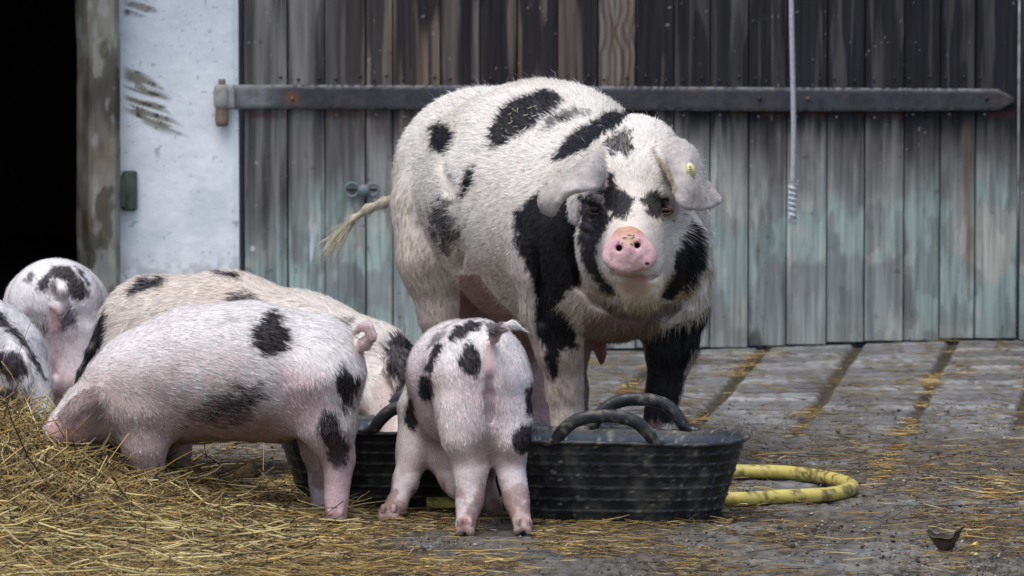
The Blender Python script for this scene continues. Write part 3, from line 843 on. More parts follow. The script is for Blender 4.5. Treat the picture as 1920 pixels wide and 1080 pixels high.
def hair_mesh(name, root, p, n, d, L, col, w0, nrm_mix=.85, droop=.35, parts=2):
    """flat tapering bristles, one mesh"""
    m = len(p)
    side = norm(np.cross(d, n) + .45 * norm(rng.normal(size=(m, 3))))
    t = norm(d - (d * n).sum(-1, keepdims=True) * n)
    mid = p + d * (L * .5)[:, None]
    d2 = norm(d * (1 - droop) + t * droop - n * .08 + rng.normal(size=(m, 3)) * .10)
    tip = mid + d2 * (L * .5)[:, None]
    w = np.broadcast_to(np.asarray(w0), (m,))[:, None] * .5
    b0 = p - n * .0015
    V = np.stack([b0 - side * w, b0 + side * w, mid - side * w * .85, mid + side * w * .85, tip], 1).reshape(-1, 3)
    i = np.arange(m) * 5
    q = np.stack([i, i + 1, i + 3, i + 2], -1); tr = np.stack([i + 2, i + 3, i + 4], -1)
    c = np.repeat(col, 5, 0)
    nn = norm(n * nrm_mix + rng.normal(size=(m, 3)) * .22)
    return mesh_obj(name, V, [q, tr], M_coat, root, col=c, nrm=np.repeat(nn, 5, 0))

def build_pig(kind, label, fld, base, spots, tone, nhair, hlen, hwid, seed, soft=7, cat='pig', group=None, lift=.11, mess=.65, hmask=None, extra=None, smooth=2, density=None):
    root = empty(kind, base, label, cat, group)
    V, Q = fld.mesh(smooth)
    # gentle unevenness of flesh
    N = vnormals(V, Q)
    V = V + (N * (1 - .9 * (ear_w(V) if seed == 300 else np.zeros(len(V))))[:, None]) * ((fbm(V * 16, 2, seed) - .5) * .007 + (fbm(V * 45, 2, seed + 1) - .5) * .0015)[:, None]
    N = vnormals(V, Q)
    k = markings(V, N, spots, seed, soft)
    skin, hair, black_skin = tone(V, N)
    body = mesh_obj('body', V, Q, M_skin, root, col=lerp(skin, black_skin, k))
    # coat
    tri = Q; A = np.linalg.norm(np.cross(V[Q[:, 2]] - V[Q[:, 0]], V[Q[:, 3]] - V[Q[:, 1]]), axis=1) * .5
    fc = V[Q].mean(1); fN = norm(N[Q].mean(1)); facing = (fN * norm(CAM - fc)).sum(-1)
    W = A * np.where(facing > -.25, 1, .3)
    if density is not None: W = W * density(fc)
    f = rng.choice(len(Q), nhair, p=W / W.sum())
    uv = rng.random((nhair, 2)); u, v = uv[:, :1], uv[:, 1:]
    q = Q[f]
    p = V[q[:, 0]] * (1 - u) * (1 - v) + V[q[:, 1]] * u * (1 - v) + V[q[:, 2]] * u * v + V[q[:, 3]] * (1 - u) * v
    n = norm(N[q[:, 0]] * (1 - u) * (1 - v) + N[q[:, 1]] * u * (1 - v) + N[q[:, 2]] * u * v + N[q[:, 3]] * (1 - u) * v)
    if hmask is not None:
        keep = hmask(p, n) > rng.random(len(p)); p = p[keep]; n = n[keep]
    fl = fld.flow(p) + np.array([0, 0, -.35])
    # locks: hair clumps lean together
    cl = np.stack([noise3(p * 42, seed + 3), noise3(p * 42, seed + 4), noise3(p * 42, seed + 5)], -1) - .5
    cl2 = np.stack([noise3(p * 110, seed + 6), noise3(p * 110, seed + 7), noise3(p * 110, seed + 8)], -1) - .5
    t = norm(fl - (fl * n).sum(-1, keepdims=True) * n + cl * .42 * mess + cl2 * .5 * mess)
    t = norm(t - (t * n).sum(-1, keepdims=True) * n)
    lf = lift * (.6 + .9 * rng.random(len(p)))
    d = norm(t + n * lf[:, None] + rng.normal(size=p.shape) * .13 * mess)
    kk = markings(p + n * 0, n, spots, seed, soft * .8)
    isb = kk > rng.random(len(p)) * .55 + .35
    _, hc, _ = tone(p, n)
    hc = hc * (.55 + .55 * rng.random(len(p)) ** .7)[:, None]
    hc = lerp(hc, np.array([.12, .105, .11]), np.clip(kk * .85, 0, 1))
    blk = np.array([.008, .008, .0105]) * (.6 + 1.2 * rng.random((len(p), 1)))
    c = np.where(isb[:, None], blk, hc)
    L = hlen(p) * (.55 + .75 * rng.random(len(p)))
    ct_ = hair_mesh('coat', root, p, n, d, L, c, hwid); ct_['kind'] = 'stuff'
    return root, V, Q, N

EARS = []
def ear_w(p):
    if not EARS: return np.zeros(len(p))
    return 1 - sm(.0025, .008, np.min([EARS[0].d(pr, p) for pr in EARS[0].pr if pr[0] == 'sheet'], 0))
def surf(V, px, py, r=6):
    x, y = proj(V); m = np.hypot(x - px, y - py) < r
    c = V[m]; i = c[:, 1].argmin(); return c[i]

# ------------------------------------------------------------------ the sow
f = Field(.0050)
f.chain([(1185, 375, 14.02, 142), (1142, 436, 14.22, 180), (1020, 372, 14.6, 212), (908, 335, 14.95, 172)], .06)
f.chain([(1150, 540, 14.14, 96), (1080, 520, 14.35, 104), (1008, 478, 14.55, 128), (930, 440, 14.8, 110)], .06)
f.chain([(1255, 520, 14.15, 82), (1265, 575, 14.15, 60), (1259, 650, 14.16, 45), (1244, 735, 14.18, 30), (1238, 785, 14.18, 25), (1237, 845, 14.15, 27)], .035)
f.chain([(1050, 520, 14.2, 88), (1045, 580, 14.2, 64), (1054, 650, 14.2, 47), (1064, 735, 14.22, 34), (1068, 790, 14.22, 29), (1068, 848, 14.2, 31)], .035)
f.chain([(822, 385, 14.84, 90), (830, 480, 14.80, 84), (842, 585, 14.80, 57), (856, 670, 14.96, 36), (842, 740, 14.94, 27), (845, 800, 14.88, 29)], .022)
f.crease([(836, 300), (850, 350), (862, 410), (868, 460), (872, 500)], 3.5, .035)
f.crease([(1012, 470), (1020, 540), (1016, 600)], 5, .03)
f.chain([(950, 470, 14.98, 95), (962, 590, 14.95, 52), (998, 670, 15.02, 34), (1010, 740, 14.98, 26), (1012, 805, 14.95, 28)], .035)
f.chain([(1105, 615, 14.3, 34), (1122, 640, 14.3, 13), (1128, 662, 14.3, 8), (1128, 680, 14.3, 6)], .02)
# head
F_HEAD = np.array([-.05, .45, .55])
f.chain([(1192, 300, 13.86, 86), (1192, 350, 13.76, 84)], .05, flow=norm(F_HEAD))
f.chain([(1190, 385, 13.74, 72), (1186, 440, 13.62, 54), (1181, 466, 13.53, 43)], .03, flow=norm(F_HEAD))
f.chain([(1192, 485, 13.67, 72), (1186, 492, 13.58, 56)], .03, flow=np.array([0, .9, -.3]))
f.chain([(1198, 520, 13.62, 50), (1199, 540, 13.58, 40), (1201, 552, 13.60, 33)], .02, flow=np.array([0, .8, -.5]))
f.ell((1142, 460, 13.80), (62, .10, 96), .04, (-.2, .8, -.4))
f.ell((1262, 470, 13.80), (66, .10, 92), .04, (.3, .8, -.4))
f.chain([(1130, 372, 13.70, 22), (1118, 374, 13.70, 20)], .02); f.chain([(1232, 368, 13.70, 20), (1250, 372, 13.71, 20)], .02)
for (x, y, r) in ((1113, 397, 17), (1250, 394, 15)):
    Yh = f.hit(x, y); f.chain([(x, y, Yh + .000, r), (x, y, Yh + .001, r)], .014, sub=True)
    f.chain([(x, y + 1, Yh + .022, r * .95), (x, y + 1, Yh + .023, r * .95)], .008)
for pts in ([(1090, 414), (1106, 422), (1128, 420), (1142, 408)], [(1084, 428), (1104, 438), (1130, 434)], [(1092, 380), (1112, 372), (1134, 380)],
            [(1228, 410), (1244, 418), (1264, 414)], [(1232, 378), (1250, 373), (1268, 380)]):
    f.crease(pts, 2.6, .008)
f.crease([(1150, 516), (1172, 521), (1196, 524), (1222, 520), (1238, 512)], 3.5, .010)
f.crease([(1076, 430), (1076, 480), (1090, 530), (1122, 562), (1160, 584), (1203, 594), (1250, 582), (1296, 560), (1326, 520), (1334, 470)], 7, .022)
f.sheet([[(1148, 272, 13.82), (1112, 290, 13.72), (1066, 326, 13.66), (1024, 352, 13.62), (1012, 378, 13.60), (1022, 398, 13.60)],
         [(1142, 306, 13.74), (1106, 314, 13.62), (1066, 338, 13.57), (1034, 362, 13.57), (1024, 382, 13.57), (1030, 400, 13.585)],
         [(1132, 345, 13.70), (1112, 352, 13.56), (1070, 358, 13.53), (1050, 374, 13.55), (1040, 386, 13.565), (1038, 402, 13.58)]], .0066)
f.sheet([[(1224, 282, 13.80), (1262, 262, 13.79), (1290, 270, 13.73), (1310, 298, 13.70), (1328, 345, 13.67), (1351, 376, 13.65)],
         [(1240, 308, 13.71), (1264, 300, 13.63), (1288, 314, 13.58), (1302, 338, 13.57), (1316, 364, 13.58), (1338, 384, 13.61)],
         [(1262, 340, 13.65), (1266, 350, 13.58), (1268, 366, 13.55), (1278, 382, 13.54), (1294, 391, 13.55), (1326, 387, 13.58)]], .0066)
f.chain([(1116, 350, 13.555, 6), (1090, 354, 13.54, 6.5), (1066, 362, 13.535, 6), (1050, 376, 13.545, 6), (1038, 394, 13.57, 8)], .006)
EARS.append(f)
# folded front edge of the ear
f.chain([(1222, 278, 13.78, 5), (1240, 302, 13.69, 6), (1258, 334, 13.62, 6), (1268, 356, 13.565, 5), (1262, 362, 13.56, 4)], .007)
f.chain([(750, 372, 15.0, 14), (722, 380, 15.06, 9), (690, 392, 15.1, 7), (662, 410, 15.1, 5), (644, 430, 15.1, 3.5)], .02)
# cloven feet
for (x, y, Y) in ((1237, 862, 14.12), (1068, 864, 14.17), (845, 806, 14.88), (1012, 812, 14.92)):
    for s_ in (-1, 1): f.chain([(x + s_ * 12, y - 22, Y, 15), (x + s_ * 14, y - 2, Y - .03, 11)], .012)
HB = 13.97
sow_spots = [
 ([(806,240),(822,228),(845,236),(852,258),(840,280),(822,290),(806,276)], HB, 20),
 ([(916,276),(922,240),(945,200),(978,178),(1020,168),(1064,184),(1050,202),(1012,222),(1000,245),(968,258),(935,276)], HB, 20),
 ([(1008,246),(1030,218),(1072,205),(1108,212),(1065,228),(1035,244)], HB, 20, .75),
 ([(1034,306),(1050,272),(1090,238),(1135,212),(1185,208),(1165,235),(1120,262),(1080,290)], HB - .3, 20),
 ([(862,376),(868,345),(882,312),(893,306),(888,340),(872,370)], HB, 20),
 ([(800,395),(822,368),(845,378),(862,430),(864,468),(835,472),(812,445)], HB, 20, .85, 16),
 ([(962,402),(1000,372),(1030,345),(1095,330),(1100,420),(1090,480),(1092,530),(1060,548),(1045,575),(1075,610),(1088,655),(1050,655),(1044,700),(1036,722),(1026,690),(1016,650),(1004,610),(1008,560),(998,525),(982,498),(968,465)], 13.93, 14.62),
 ([(1205,680),(1210,640),(1240,618),(1290,602),(1320,585),(1345,575),(1345,620),(1300,660),(1282,720),(1270,765),(1266,792),(1205,795)], 13.93, 20),
 ([(1332,440),(1345,430),(1350,520),(1330,560),(1318,540)], 13.97, 20, .0),
 ([(1134,268),(1155,247),(1184,244),(1187,275),(1176,300),(1164,288),(1146,290)], 13, HB + .2, .85, 8),
 ([(1122,342),(1135,330),(1150,324),(1157,350),(1176,364),(1187,374),(1189,398),(1172,411),(1150,407),(1134,388)], 13, HB),
 ([(1083,372),(1105,365),(1128,385),(1148,410),(1133,430),(1124,451),(1119,486),(1130,518),(1148,536),(1156,555),(1134,547),(1110,520),(1090,488),(1087,450)], 13, HB, .98),
 ([(1206,370),(1222,355),(1242,358),(1250,374),(1246,398),(1232,414),(1216,404),(1205,386)], 13, HB, .95),
 ([(1298,410),(1314,428),(1321,465),(1317,500),(1298,532),(1272,553),(1238,568),(1246,541),(1262,507),(1266,479),(1277,451),(1290,430)], 13, HB + .02),
]
def sow_tone(p, n):
    px, py = proj(p); a = fbm(p * 12, 3, 201)[:, None]; a2 = fbm(p * 5, 2, 202)[:, None]
    low = (1 - sm(.36, .76, p[:, 2]))[:, None]
    front = (p[:, 1] < HB)[:, None]
    skin = lerp((.66, .60, .54), (.46, .29, .24), (low * .7 * a)[:, 0])
    hair = lerp((.90, .885, .83), (.54, .46, .35), np.clip(low * 1.0 * (.5 + a) * (1 - .55 * front) + .5 * sm(.45, .6, a2) * (1 - front), 0, 1)[:, 0])
    # pink and brown bare skin between the hind legs and under the chest, with chin shade painted on the chest
    inner = ((py > 515) & (px > 862) & (px < 1000) & (p[:, 1] > 14.4)).astype(float)
    inner = np.maximum(inner, (px > 930) & (py > 560) & (p[:, 1] > 14.7))
    skin = lerp(skin, (.26, .115, .095), inner * .9); hair = lerp(hair, (.30, .17, .13), inner * .85)
    lg = ((px > 975) & (py > 680) & (p[:, 1] > 14.7)).astype(float)
    skin = lerp(skin, (.50, .30, .27), lg); hair = lerp(hair, (.62, .48, .44), lg)
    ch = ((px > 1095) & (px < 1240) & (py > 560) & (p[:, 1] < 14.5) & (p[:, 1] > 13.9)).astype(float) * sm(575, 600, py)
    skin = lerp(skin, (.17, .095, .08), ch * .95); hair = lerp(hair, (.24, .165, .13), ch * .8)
    # head
    ear = ear_w(p) * (p[:, 1] < 13.9)
    e = ear
    eg = fbm(p * 50, 3, 209); skin = lerp(skin, lerp((.27, .24, .225), (.50, .455, .42), eg), e * .95); hair = lerp(hair, (.60, .57, .54), e * .9)
    fold = (1 - sm(-1, 5, poly_sd([(1222,280),(1230,288),(1252,318),(1269,352),(1264,362),(1250,342),(1234,308)], px, py))); fold = fold * (p[:, 1] < 13.86)
    skin = lerp(skin, lerp((.10, .07, .045), (.33, .25, .14), fbm(p * 70, 2, 214)), fold * .85); hair = lerp(hair, (.24, .18, .11), fold * .8)
    for (ex_, ey_, r1, st) in ((1113, 398, 34, .8), (1250, 392, 30, .8)):
        w = (1 - sm(.35, 1.1, np.hypot(px - ex_, (py - ey_) * 1.1) / r1)) * (p[:, 1] < HB) * st
        rr = np.hypot(px - ex_, (py - ey_) * 1.25); rg = .5 + .5 * np.sin(rr * .75 + 2.2 * fbm(p * 45, 2, 208))
        skin = lerp(skin, lerp((.10, .055, .05), (.36, .20, .17), rg), w); hair = lerp(hair, (.20, .125, .105), w)
    w = (1 - sm(.4, 1.1, np.hypot((px - 1272) / 26, (py - 397) / 22))) * (p[:, 1] < HB)
    hair = lerp(hair, (.36, .27, .17), w * .7)
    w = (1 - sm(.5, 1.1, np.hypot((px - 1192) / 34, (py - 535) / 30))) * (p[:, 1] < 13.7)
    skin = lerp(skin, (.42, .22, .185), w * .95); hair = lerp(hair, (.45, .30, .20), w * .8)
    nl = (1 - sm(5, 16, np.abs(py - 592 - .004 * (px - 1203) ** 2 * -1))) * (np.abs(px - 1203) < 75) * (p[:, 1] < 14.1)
    hair = lerp(hair, (.16, .11, .08), nl * .7); skin = lerp(skin, (.12, .07, .055), nl * .8)  # dark line painted under the chin as its shadow
    chin = sm(500, 560, py) * (p[:, 1] < HB) * (1 - sm(620, 640, py))
    hair = lerp(hair, (.46, .36, .16), np.clip(chin * (.35 + .8 * a[:, 0]), 0, 1)); skin = lerp(skin, (.35, .26, .13), chin * .5)
    mz = (1 - sm(.5, 1.1, np.hypot((px - 1190) / 92, (py - 490) / 88))) * (p[:, 1] < 13.78)
    hair = lerp(hair, (.70, .63, .49), mz * .65)
    yel = (1 - sm(.4, 1.1, np.hypot((px - 1240) / 55, (py - 545) / 45))) * (p[:, 1] < 13.9)
    hair = lerp(hair, (.48, .36, .12), yel * .6)
    ft = sm(800, 850, py) * (p[:, 2] < .12)
    skin = lerp(skin, (.12, .09, .07), ft * .7)
    # teat
    tt = ((np.abs(px - 1126) < 14) & (py > 640) & (py < 700) & (p[:, 1] < 14.45) & (p[:, 1] > 14.15)).astype(float)
    skin = lerp(skin, (.30, .12, .11), tt)
    # tail
    tl = (px < 728) * 1.0
    skin = lerp(skin, (.48, .43, .33), tl); hair = lerp(hair, (.66, .61, .48), tl)
    # dried mud flecks
    m = sm(.60, .70, fbm(p * 60, 2, 207)) * sm(.5, .62, a2[:, 0])
    hair = lerp(hair, (.42, .32, .17), m * .5)
    bs = np.broadcast_to(np.array([.014, .013, .015]), p.shape).copy()
    return skin, hair, bs
def sow_len(p):
    px, py = proj(p)
    L = np.full(len(p), .023)
    L = np.where(p[:, 1] < HB, .017, L)
    L = np.where((p[:, 1] < 13.62), .011, L)
    L = np.where((p[:, 2] > .62) & (p[:, 1] > 13.95), .027, L)
    L = np.where(ear_w(p) > .5, .009, L)
    L = np.where((py > 560) & (p[:, 1] < 14.35) & (p[:, 2] > .3), .032, L)   # chest beard
    L = np.where((np.abs(px - 1320) < 40) & (py > 420), .042, L)
    L = np.where(p[:, 2] < .25, .02, L)
    return L
def sow_mask(p, n):
    px, py = proj(p)
    m = np.ones(len(p))
    m[(np.hypot((px - 1180) / 50, (py - 468) / 46) < 1) & (p[:, 1] < 13.62)] = 0
    m[(np.abs(px - 1127) < 14) & (py > 645) & (py < 700)] = .1
    m = m * (1 - .72 * ear_w(p))
    m[(px > 870) & (px < 985) & (py > 540) & (p[:, 1] > 14.6)] = .3
    m[(np.hypot((px - 1191) / 27, (py - 526) / 24) < 1) & (p[:, 1] < 13.75)] *= .12
    for (ex_, ey_) in ((1113, 398), (1250, 394)): m[(np.hypot(px - ex_, py - ey_) < 26) & (p[:, 1] < HB)] = .12
    return m
sow_base = P(1100, 800, 14.6); sow_base[2] = 0
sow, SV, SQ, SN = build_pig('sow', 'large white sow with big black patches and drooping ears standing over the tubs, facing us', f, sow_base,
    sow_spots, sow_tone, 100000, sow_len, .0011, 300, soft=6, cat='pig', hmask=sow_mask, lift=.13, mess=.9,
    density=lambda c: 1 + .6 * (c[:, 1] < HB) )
# stray longer bristles along the back and a brush at the tip of the tail
def tuft(parent, name, pts, dirs, L, cols, w):
    p = np.array(pts); d = norm(np.array(dirs)); n = norm(np.cross(d, np.array([.3, -1, .2])) + 1e-3)
    n = norm(CAM - p)
    return hair_mesh(name, parent, p, norm(n - (n * d).sum(-1, keepdims=True) * d), d, L, cols, w, droop=.1)
tp, td = [], []
for i in range(260):
    t = random.random()
    a = P(676 - 50 * t, 402 + 38 * t, 15.1) + rng.normal(size=3) * .003
    b_ = P(604 + random.gauss(0, 13), 484 + random.gauss(0, 20), 15.1 + random.gauss(0, .02)); tp.append(a); td.append(b_ - a)
td = np.array(td); Lt = np.linalg.norm(td, axis=1) * rng.uniform(.55, 1.05, len(td))
tuft(sow, 'tail_brush', tp, td, Lt, np.array([.66, .61, .46]) * rng.uniform(.6, 1.1, (len(td), 1)), .0009)
x_, y_ = proj(SV)
crest = (np.abs((SN * norm(CAM - SV)).sum(-1)) < .25) & (SV[:, 2] > .55) & (SN[:, 2] > .2)
ci = rng.choice(np.argwhere(crest)[:, 0], 260)
dd = norm(SN[ci] * 1.0 + rng.normal(size=(260, 3)) * .35 + np.array([-.4, 0, 0]))
bb_ = hair_mesh('back_bristles', sow, SV[ci], SN[ci], dd, rng.uniform(.015, .045, 260), np.array([.45, .43, .42]) * rng.uniform(.3, 1.2, (260, 1)), .0011); bb_['kind'] = 'stuff'

sbp, sbd = [], []
for i in range(34):
    q0 = surf(SV, random.uniform(930, 1010), random.uniform(195, 262), 8); sbp.append(q0 + np.array([0, -.004, .004])); sbd.append([random.uniform(-1, 1), random.uniform(-.3, .3), random.uniform(-.4, .7)])
ew = ear_w(SV); fc_ = np.abs((SN * norm(CAM - SV)).sum(-1))
ei = np.argwhere((ew > .5) & (fc_ < .42))[:, 0]; ei = rng.choice(ei, 900)
er = norm(SN[ei] + rng.normal(size=(900, 3)) * .45 + np.array([0, 0, -.35]))
eh = hair_mesh('ear_fringe', sow, SV[ei], SN[ei], er, rng.uniform(.004, .013, 900), np.array([.80, .77, .72]) * rng.uniform(.5, 1.1, (900, 1)), .0007); eh['kind'] = 'stuff'
STRAW_ON_SOW = (np.array(sbp), np.array(sbd))
# snout disc, finely modelled
fs = Field(.0022)
sx, sY = 1180, 13.425
disc = [(-20, -38), (3, -41), (20, -31), (39, -8), (49, 11), (42, 27), (24, 35), (-10, 41), (-36, 34), (-50, 15), (-45, -7), (-30, -25)]
ring = spline([P(1181 + x * .84, 469 + y * .84, sY + .016 + y * -.00022) for x, y in disc + disc[:1]], 40)
for a_, b_ in zip(ring[:-1], ring[1:]): fs.cap(a_, b_, .0088, .0088, .004)
for i in range(0, 39, 2): fs.cap(ring[i], P(1181, 470, sY + .013), .0088, .0125, .012)
fs.ell((1182, 474, sY + .016), (38, .021, 32), .016)
fs.ell((1181, 478, sY + .014), (32, .016, 22), .012)
fs.cap(P(1180, 472, sY + .05), P(1184, 474, sY + .13), .040, .052, .02)
for (x, y) in ((1160, 465), (1196, 460)):
    fs.chain([(x, y, sY - .03, 6.5), (x + (3 if x < 1180 else -3), y + 1, sY + .045, 5)], .006, sub=True)
    fs.chain([(x, y, sY - .022, 9.5), (x, y + .5, sY - .021, 9.5)], .008, sub=True)
Vn, Qn = fs.mesh(2); Nn = vnormals(Vn, Qn); Vn = Vn + Nn * ((fbm(Vn * 55, 3, 212) - .5) * .0035)[:, None]
px, py = proj(Vn); nn = fbm(Vn * 60, 3, 210); n2 = fbm(Vn * 190, 3, 211)
c = lerp((.56, .30, .32), (.74, .50, .51), nn)
c = lerp(c, (.50, .25, .14), (1 - sm(430, 450, py + 14 * (nn - .5))) * .85)
c = lerp(c, (.50, .30, .09), (1 - sm(.3, 1.2, np.hypot((px - 1183) / 20, (py - 452) / 13))) * .45)
c = lerp(c, (.06, .035, .018), sm(.66, .74, noise3(Vn * 230, 215)) * (1 - sm(.6, 1.15, np.hypot((px - 1180) / 24, (py - 452) / 16))) * .95)
for (x, y) in ((1160, 465), (1196, 460)):  # soft shade of the nostril hollows painted into the colour
    c = lerp(c, (.34, .20, .23), (1 - sm(4, 13, np.hypot(px - x, (py - y) * 1.2))) * .8)
    c = lerp(c, (.05, .035, .04), (1 - sm(2.5, 6, np.hypot((px - x), (py - y) * 1.35))))
c = lerp(c, (.03, .02, .02), (1 - sm(2.2, 4, np.hypot((px - 1213) / 1.5, py - 494))))
c = lerp(c, (.36, .20, .13), sm(.55, .68, fbm(Vn * 45, 3, 213)) * .45); c = lerp(c, (.30, .18, .10), sm(.5, .62, n2) * sm(496, 508, py) * .7)
mesh_obj('snout', Vn, Qn, M_snout, sow, col=c)
# eyes with lids
for (x, y, r) in ((1113, 398, 11), (1250, 396, 9)):
    s0 = surf(SV, x, y)
    bq = MB(); bq.ball(s0 + np.array([0, .001, 0]), r * 13.6 / F * .85, 16); eo = bq.build('eye', M_eye, sow)
    for sgn in (1, -1):
        lid = MB(); th = np.linspace(-.1, math.pi + .1, 18); R_ = r * 13.6 / F * 1.12
        pts = [s0 + np.array([math.cos(t) * R_ * 1.25, -.003 - math.sin(t) * .007, sgn * math.sin(t) * R_ * (.42 if sgn > 0 else .5) - .0006]) for t in th]
        lid.tube(pts, .0034 if sgn > 0 else .003, 8, (.13, .08, .07)); lid.build('eyelid', M_skin, eo)
# yellow ear tag
s0 = surf(SV, 1297, 314)
tg = MB(); tcn = s0 + np.array([0, -.010, 0])
w, h2 = .0105, .0155
ct, st = math.cos(.22), math.sin(.22)
def tr(x, z, y=0): return tcn + np.array([x * ct + z * st * -.6, y, x * st * .4 + z * ct])
out = [(-w, -h2), (w * .9, -h2), (w, h2 * .3), (w * .35, h2), (-w * .45, h2), (-w, h2 * .35)]
Vt = [tr(x, z, -.0016) for x, z in out] + [tr(x, z, .0016) for x, z in out]
Ft = [[5, 4, 3, 2, 1, 0], [6, 7, 8, 9, 10, 11]] + [[i, (i + 1) % 6, 6 + (i + 1) % 6, 6 + i] for i in range(6)]
tg.add(Vt, Ft, (.74, .70, .36)); 
for (x0, x1, z) in ((-.0045, .0042, .0005), (-.0042, .003, -.0045)):
    tg.add([tr(x0, z - .001, -.0022), tr(x1, z - .001, -.0022), tr(x1, z + .001, -.0022), tr(x0, z + .001, -.0022)], [[0, 1, 2, 3]], (.12, .11, .08))
tg.ball(tr(0, .0075, -.002), (.003, .0015, .003), 10, (.55, .52, .25))
tg.build('ear_tag', M_tagp, sow, smooth=False)

# ------------------------------------------------------------------ piglets
def pig_tone(skinA=(.68, .55, .53), hairA=(.92, .91, .89), tan=0, pinkz=.16, pink=.4, patches=(), seed=400, tanc=(.62, .50, .36)):
    def tone(p, n):
        px, py = proj(p); a = fbm(p * 14, 3, seed)[:, None]
        low = (1 - sm(pinkz * .55, pinkz * 1.25, p[:, 2]))
        under = sm(.1, -.7, n[:, 2])
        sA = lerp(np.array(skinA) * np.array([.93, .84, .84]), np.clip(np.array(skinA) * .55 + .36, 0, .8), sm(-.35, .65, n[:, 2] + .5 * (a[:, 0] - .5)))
        skin = lerp(sA, (.58, .36, .35), np.clip(low * pink * (.4 + a[:, 0]), 0, 1))
        hair = lerp(hairA, (.76, .62, .60), np.clip(low * pink * .9 * (.4 + a[:, 0]), 0, 1))
        if tan:
            w = np.clip(tan * (.3 + 1.3 * (fbm(p * 6, 2, seed + 1) - .15)) * (1.25 - .75 * sm(430, 640, px)), 0, 1)
            hair = lerp(hair, tanc, w); skin = lerp(skin, (.50, .36, .26), w)
        stn = sm(.50, .66, fbm(p * np.array([11, 11, 7.]), 3, seed + 6)) * (1 - sm(-.3, .7, n[:, 2])) * .45
        skin = lerp(skin, (.42, .31, .25), stn); hair = lerp(hair, (.56, .46, .37), stn)
        dirty = sm(.44, .60, fbm(p * 34, 3, seed + 2)) * (1 - sm(.07, .17, p[:, 2]))
        skin = lerp(skin, (.24, .12, .10), dirty * .75); hair = lerp(hair, (.30, .17, .14), dirty * .6)
        foot = 1 - sm(.022, .07, p[:, 2])
        skin = lerp(skin, (.30, .15, .13), foot * .6); horn = 1 - sm(.010, .022, p[:, 2]); skin = lerp(skin, (.09, .06, .045), horn * .8); hair = lerp(hair, (.34, .22, .18), foot * .7)
        for (poly, y0, y1, cs, ch, a_, sf) in patches:
            w = (1 - sm(-sf, sf, poly_sd(poly, px, py))) * (p[:, 1] > y0) * (p[:, 1] < y1) * a_
            skin = lerp(skin, cs, w); hair = lerp(hair, ch, w)
        return skin, hair, np.broadcast_to(np.array([.040, .032, .036]), p.shape).copy()
    return tone
def hoof(f, x, y, Y, r=11, dx=10.5):
    for s_ in (-1, 1):
        f.chain([(x + s_ * dx * .7, y - 24, Y + .010, r * 1.0), (x + s_ * dx * 1.1, y - 9, Y - .014, r * .82)], .005)
        f.chain([(x + s_ * dx * .9, y - 34, Y - .006, 5.5), (x + s_ * dx * 1.0, y - 27, Y - .012, 4.5)], .004)
def lenf(base, leg=.009, z0=.30):
    def g(p): return base * np.clip(sm(.03, z0, p[:, 2]), leg / base, 1)
    return g
def pmask(spots_bare=()):
    def g(p, n):
        px, py = proj(p); m = .5 + .5 * sm(.02, .09, p[:, 2])
        for (x, y, rx, ry, y1) in spots_bare: m[(np.hypot((px - x) / rx, (py - y) / ry) < 1) & (p[:, 1] < y1)] = .04
        return m
    return g

# the piglet seen from behind, between the tubs
f = Field(.0044)
f.chain([(832, 745, 12.98, 72), (860, 700, 12.87, 90), (893, 694, 12.74, 98)], .04)
f.chain([(826, 792, 12.97, 56), (850, 770, 12.86, 60)], .04)
f.chain([(876, 720, 12.70, 64), (873, 780, 12.67, 49), (873, 826, 12.65, 36), (886, 867, 12.655, 24.5), (882, 900, 12.64, 20), (880, 940, 12.625, 16.5), (873, 978, 12.60, 18)], .04)
f.chain([(942, 730, 12.70, 56), (955, 785, 12.68, 37), (961, 828, 12.66, 26), (957, 868, 12.685, 22), (963, 905, 12.66, 18.5), (968, 940, 12.64, 16.5), (978, 980, 12.61, 19)], .035)
f.chain([(795, 770, 12.96, 50), (775, 848, 12.93, 31), (760, 905, 12.89, 22), (742, 950, 12.85, 18), (732, 968, 12.83, 18)], .02)
f.chain([(872, 800, 13.0, 40), (905, 870, 13.0, 21), (918, 930, 13.0, 15), (923, 958, 12.98, 15)], .02)
f.chain([(842, 805, 12.97, 54), (852, 862, 12.93, 40), (860, 902, 12.91, 28), (863, 918, 12.90, 18)], .03)
f.chain([(926, 634, 12.64, 11), (930, 622, 12.60, 9.5), (940, 614, 12.575, 8), (960, 609, 12.555, 6.5), (984, 619, 12.56, 3.5)], .014)
f.crease([(917, 712), (916, 740), (914, 770), (913, 800)], 2, .03)
for a in ((872, 1009, 12.585), (981, 1007, 12.59), (728, 984, 12.82), (924, 972, 12.98)): hoof(f, *a)
spA = [
 ([(838,632),(852,612),(880,600),(905,602),(898,616),(862,630),(846,640)], 12, 14),
 ([(796,694),(806,655),(822,638),(832,648),(818,672),(808,700)], 12, 14),
 ([(860,668),(868,648),(884,642),(898,655),(902,680),(890,708),(872,700),(860,688)], 12, 14),
 ([(784,712),(798,700),(812,712),(812,742),(796,756),(784,738)], 12, 14),
 ([(758,780),(766,748),(774,745),(782,790),(776,808),(760,800)], 12, 14),
 ([(800,655),(812,632),(838,612),(832,628),(814,650)], 12, 14, .6),
 ([(982,728),(1002,715),(1002,780),(986,774)], 12, 14),
 ([(962,810),(980,796),(1000,790),(998,840),(975,852),(962,838)], 12, 14),
 ([(912,606),(928,598),(946,602),(940,618),(926,634),(914,630)], 12, 14, .75)]
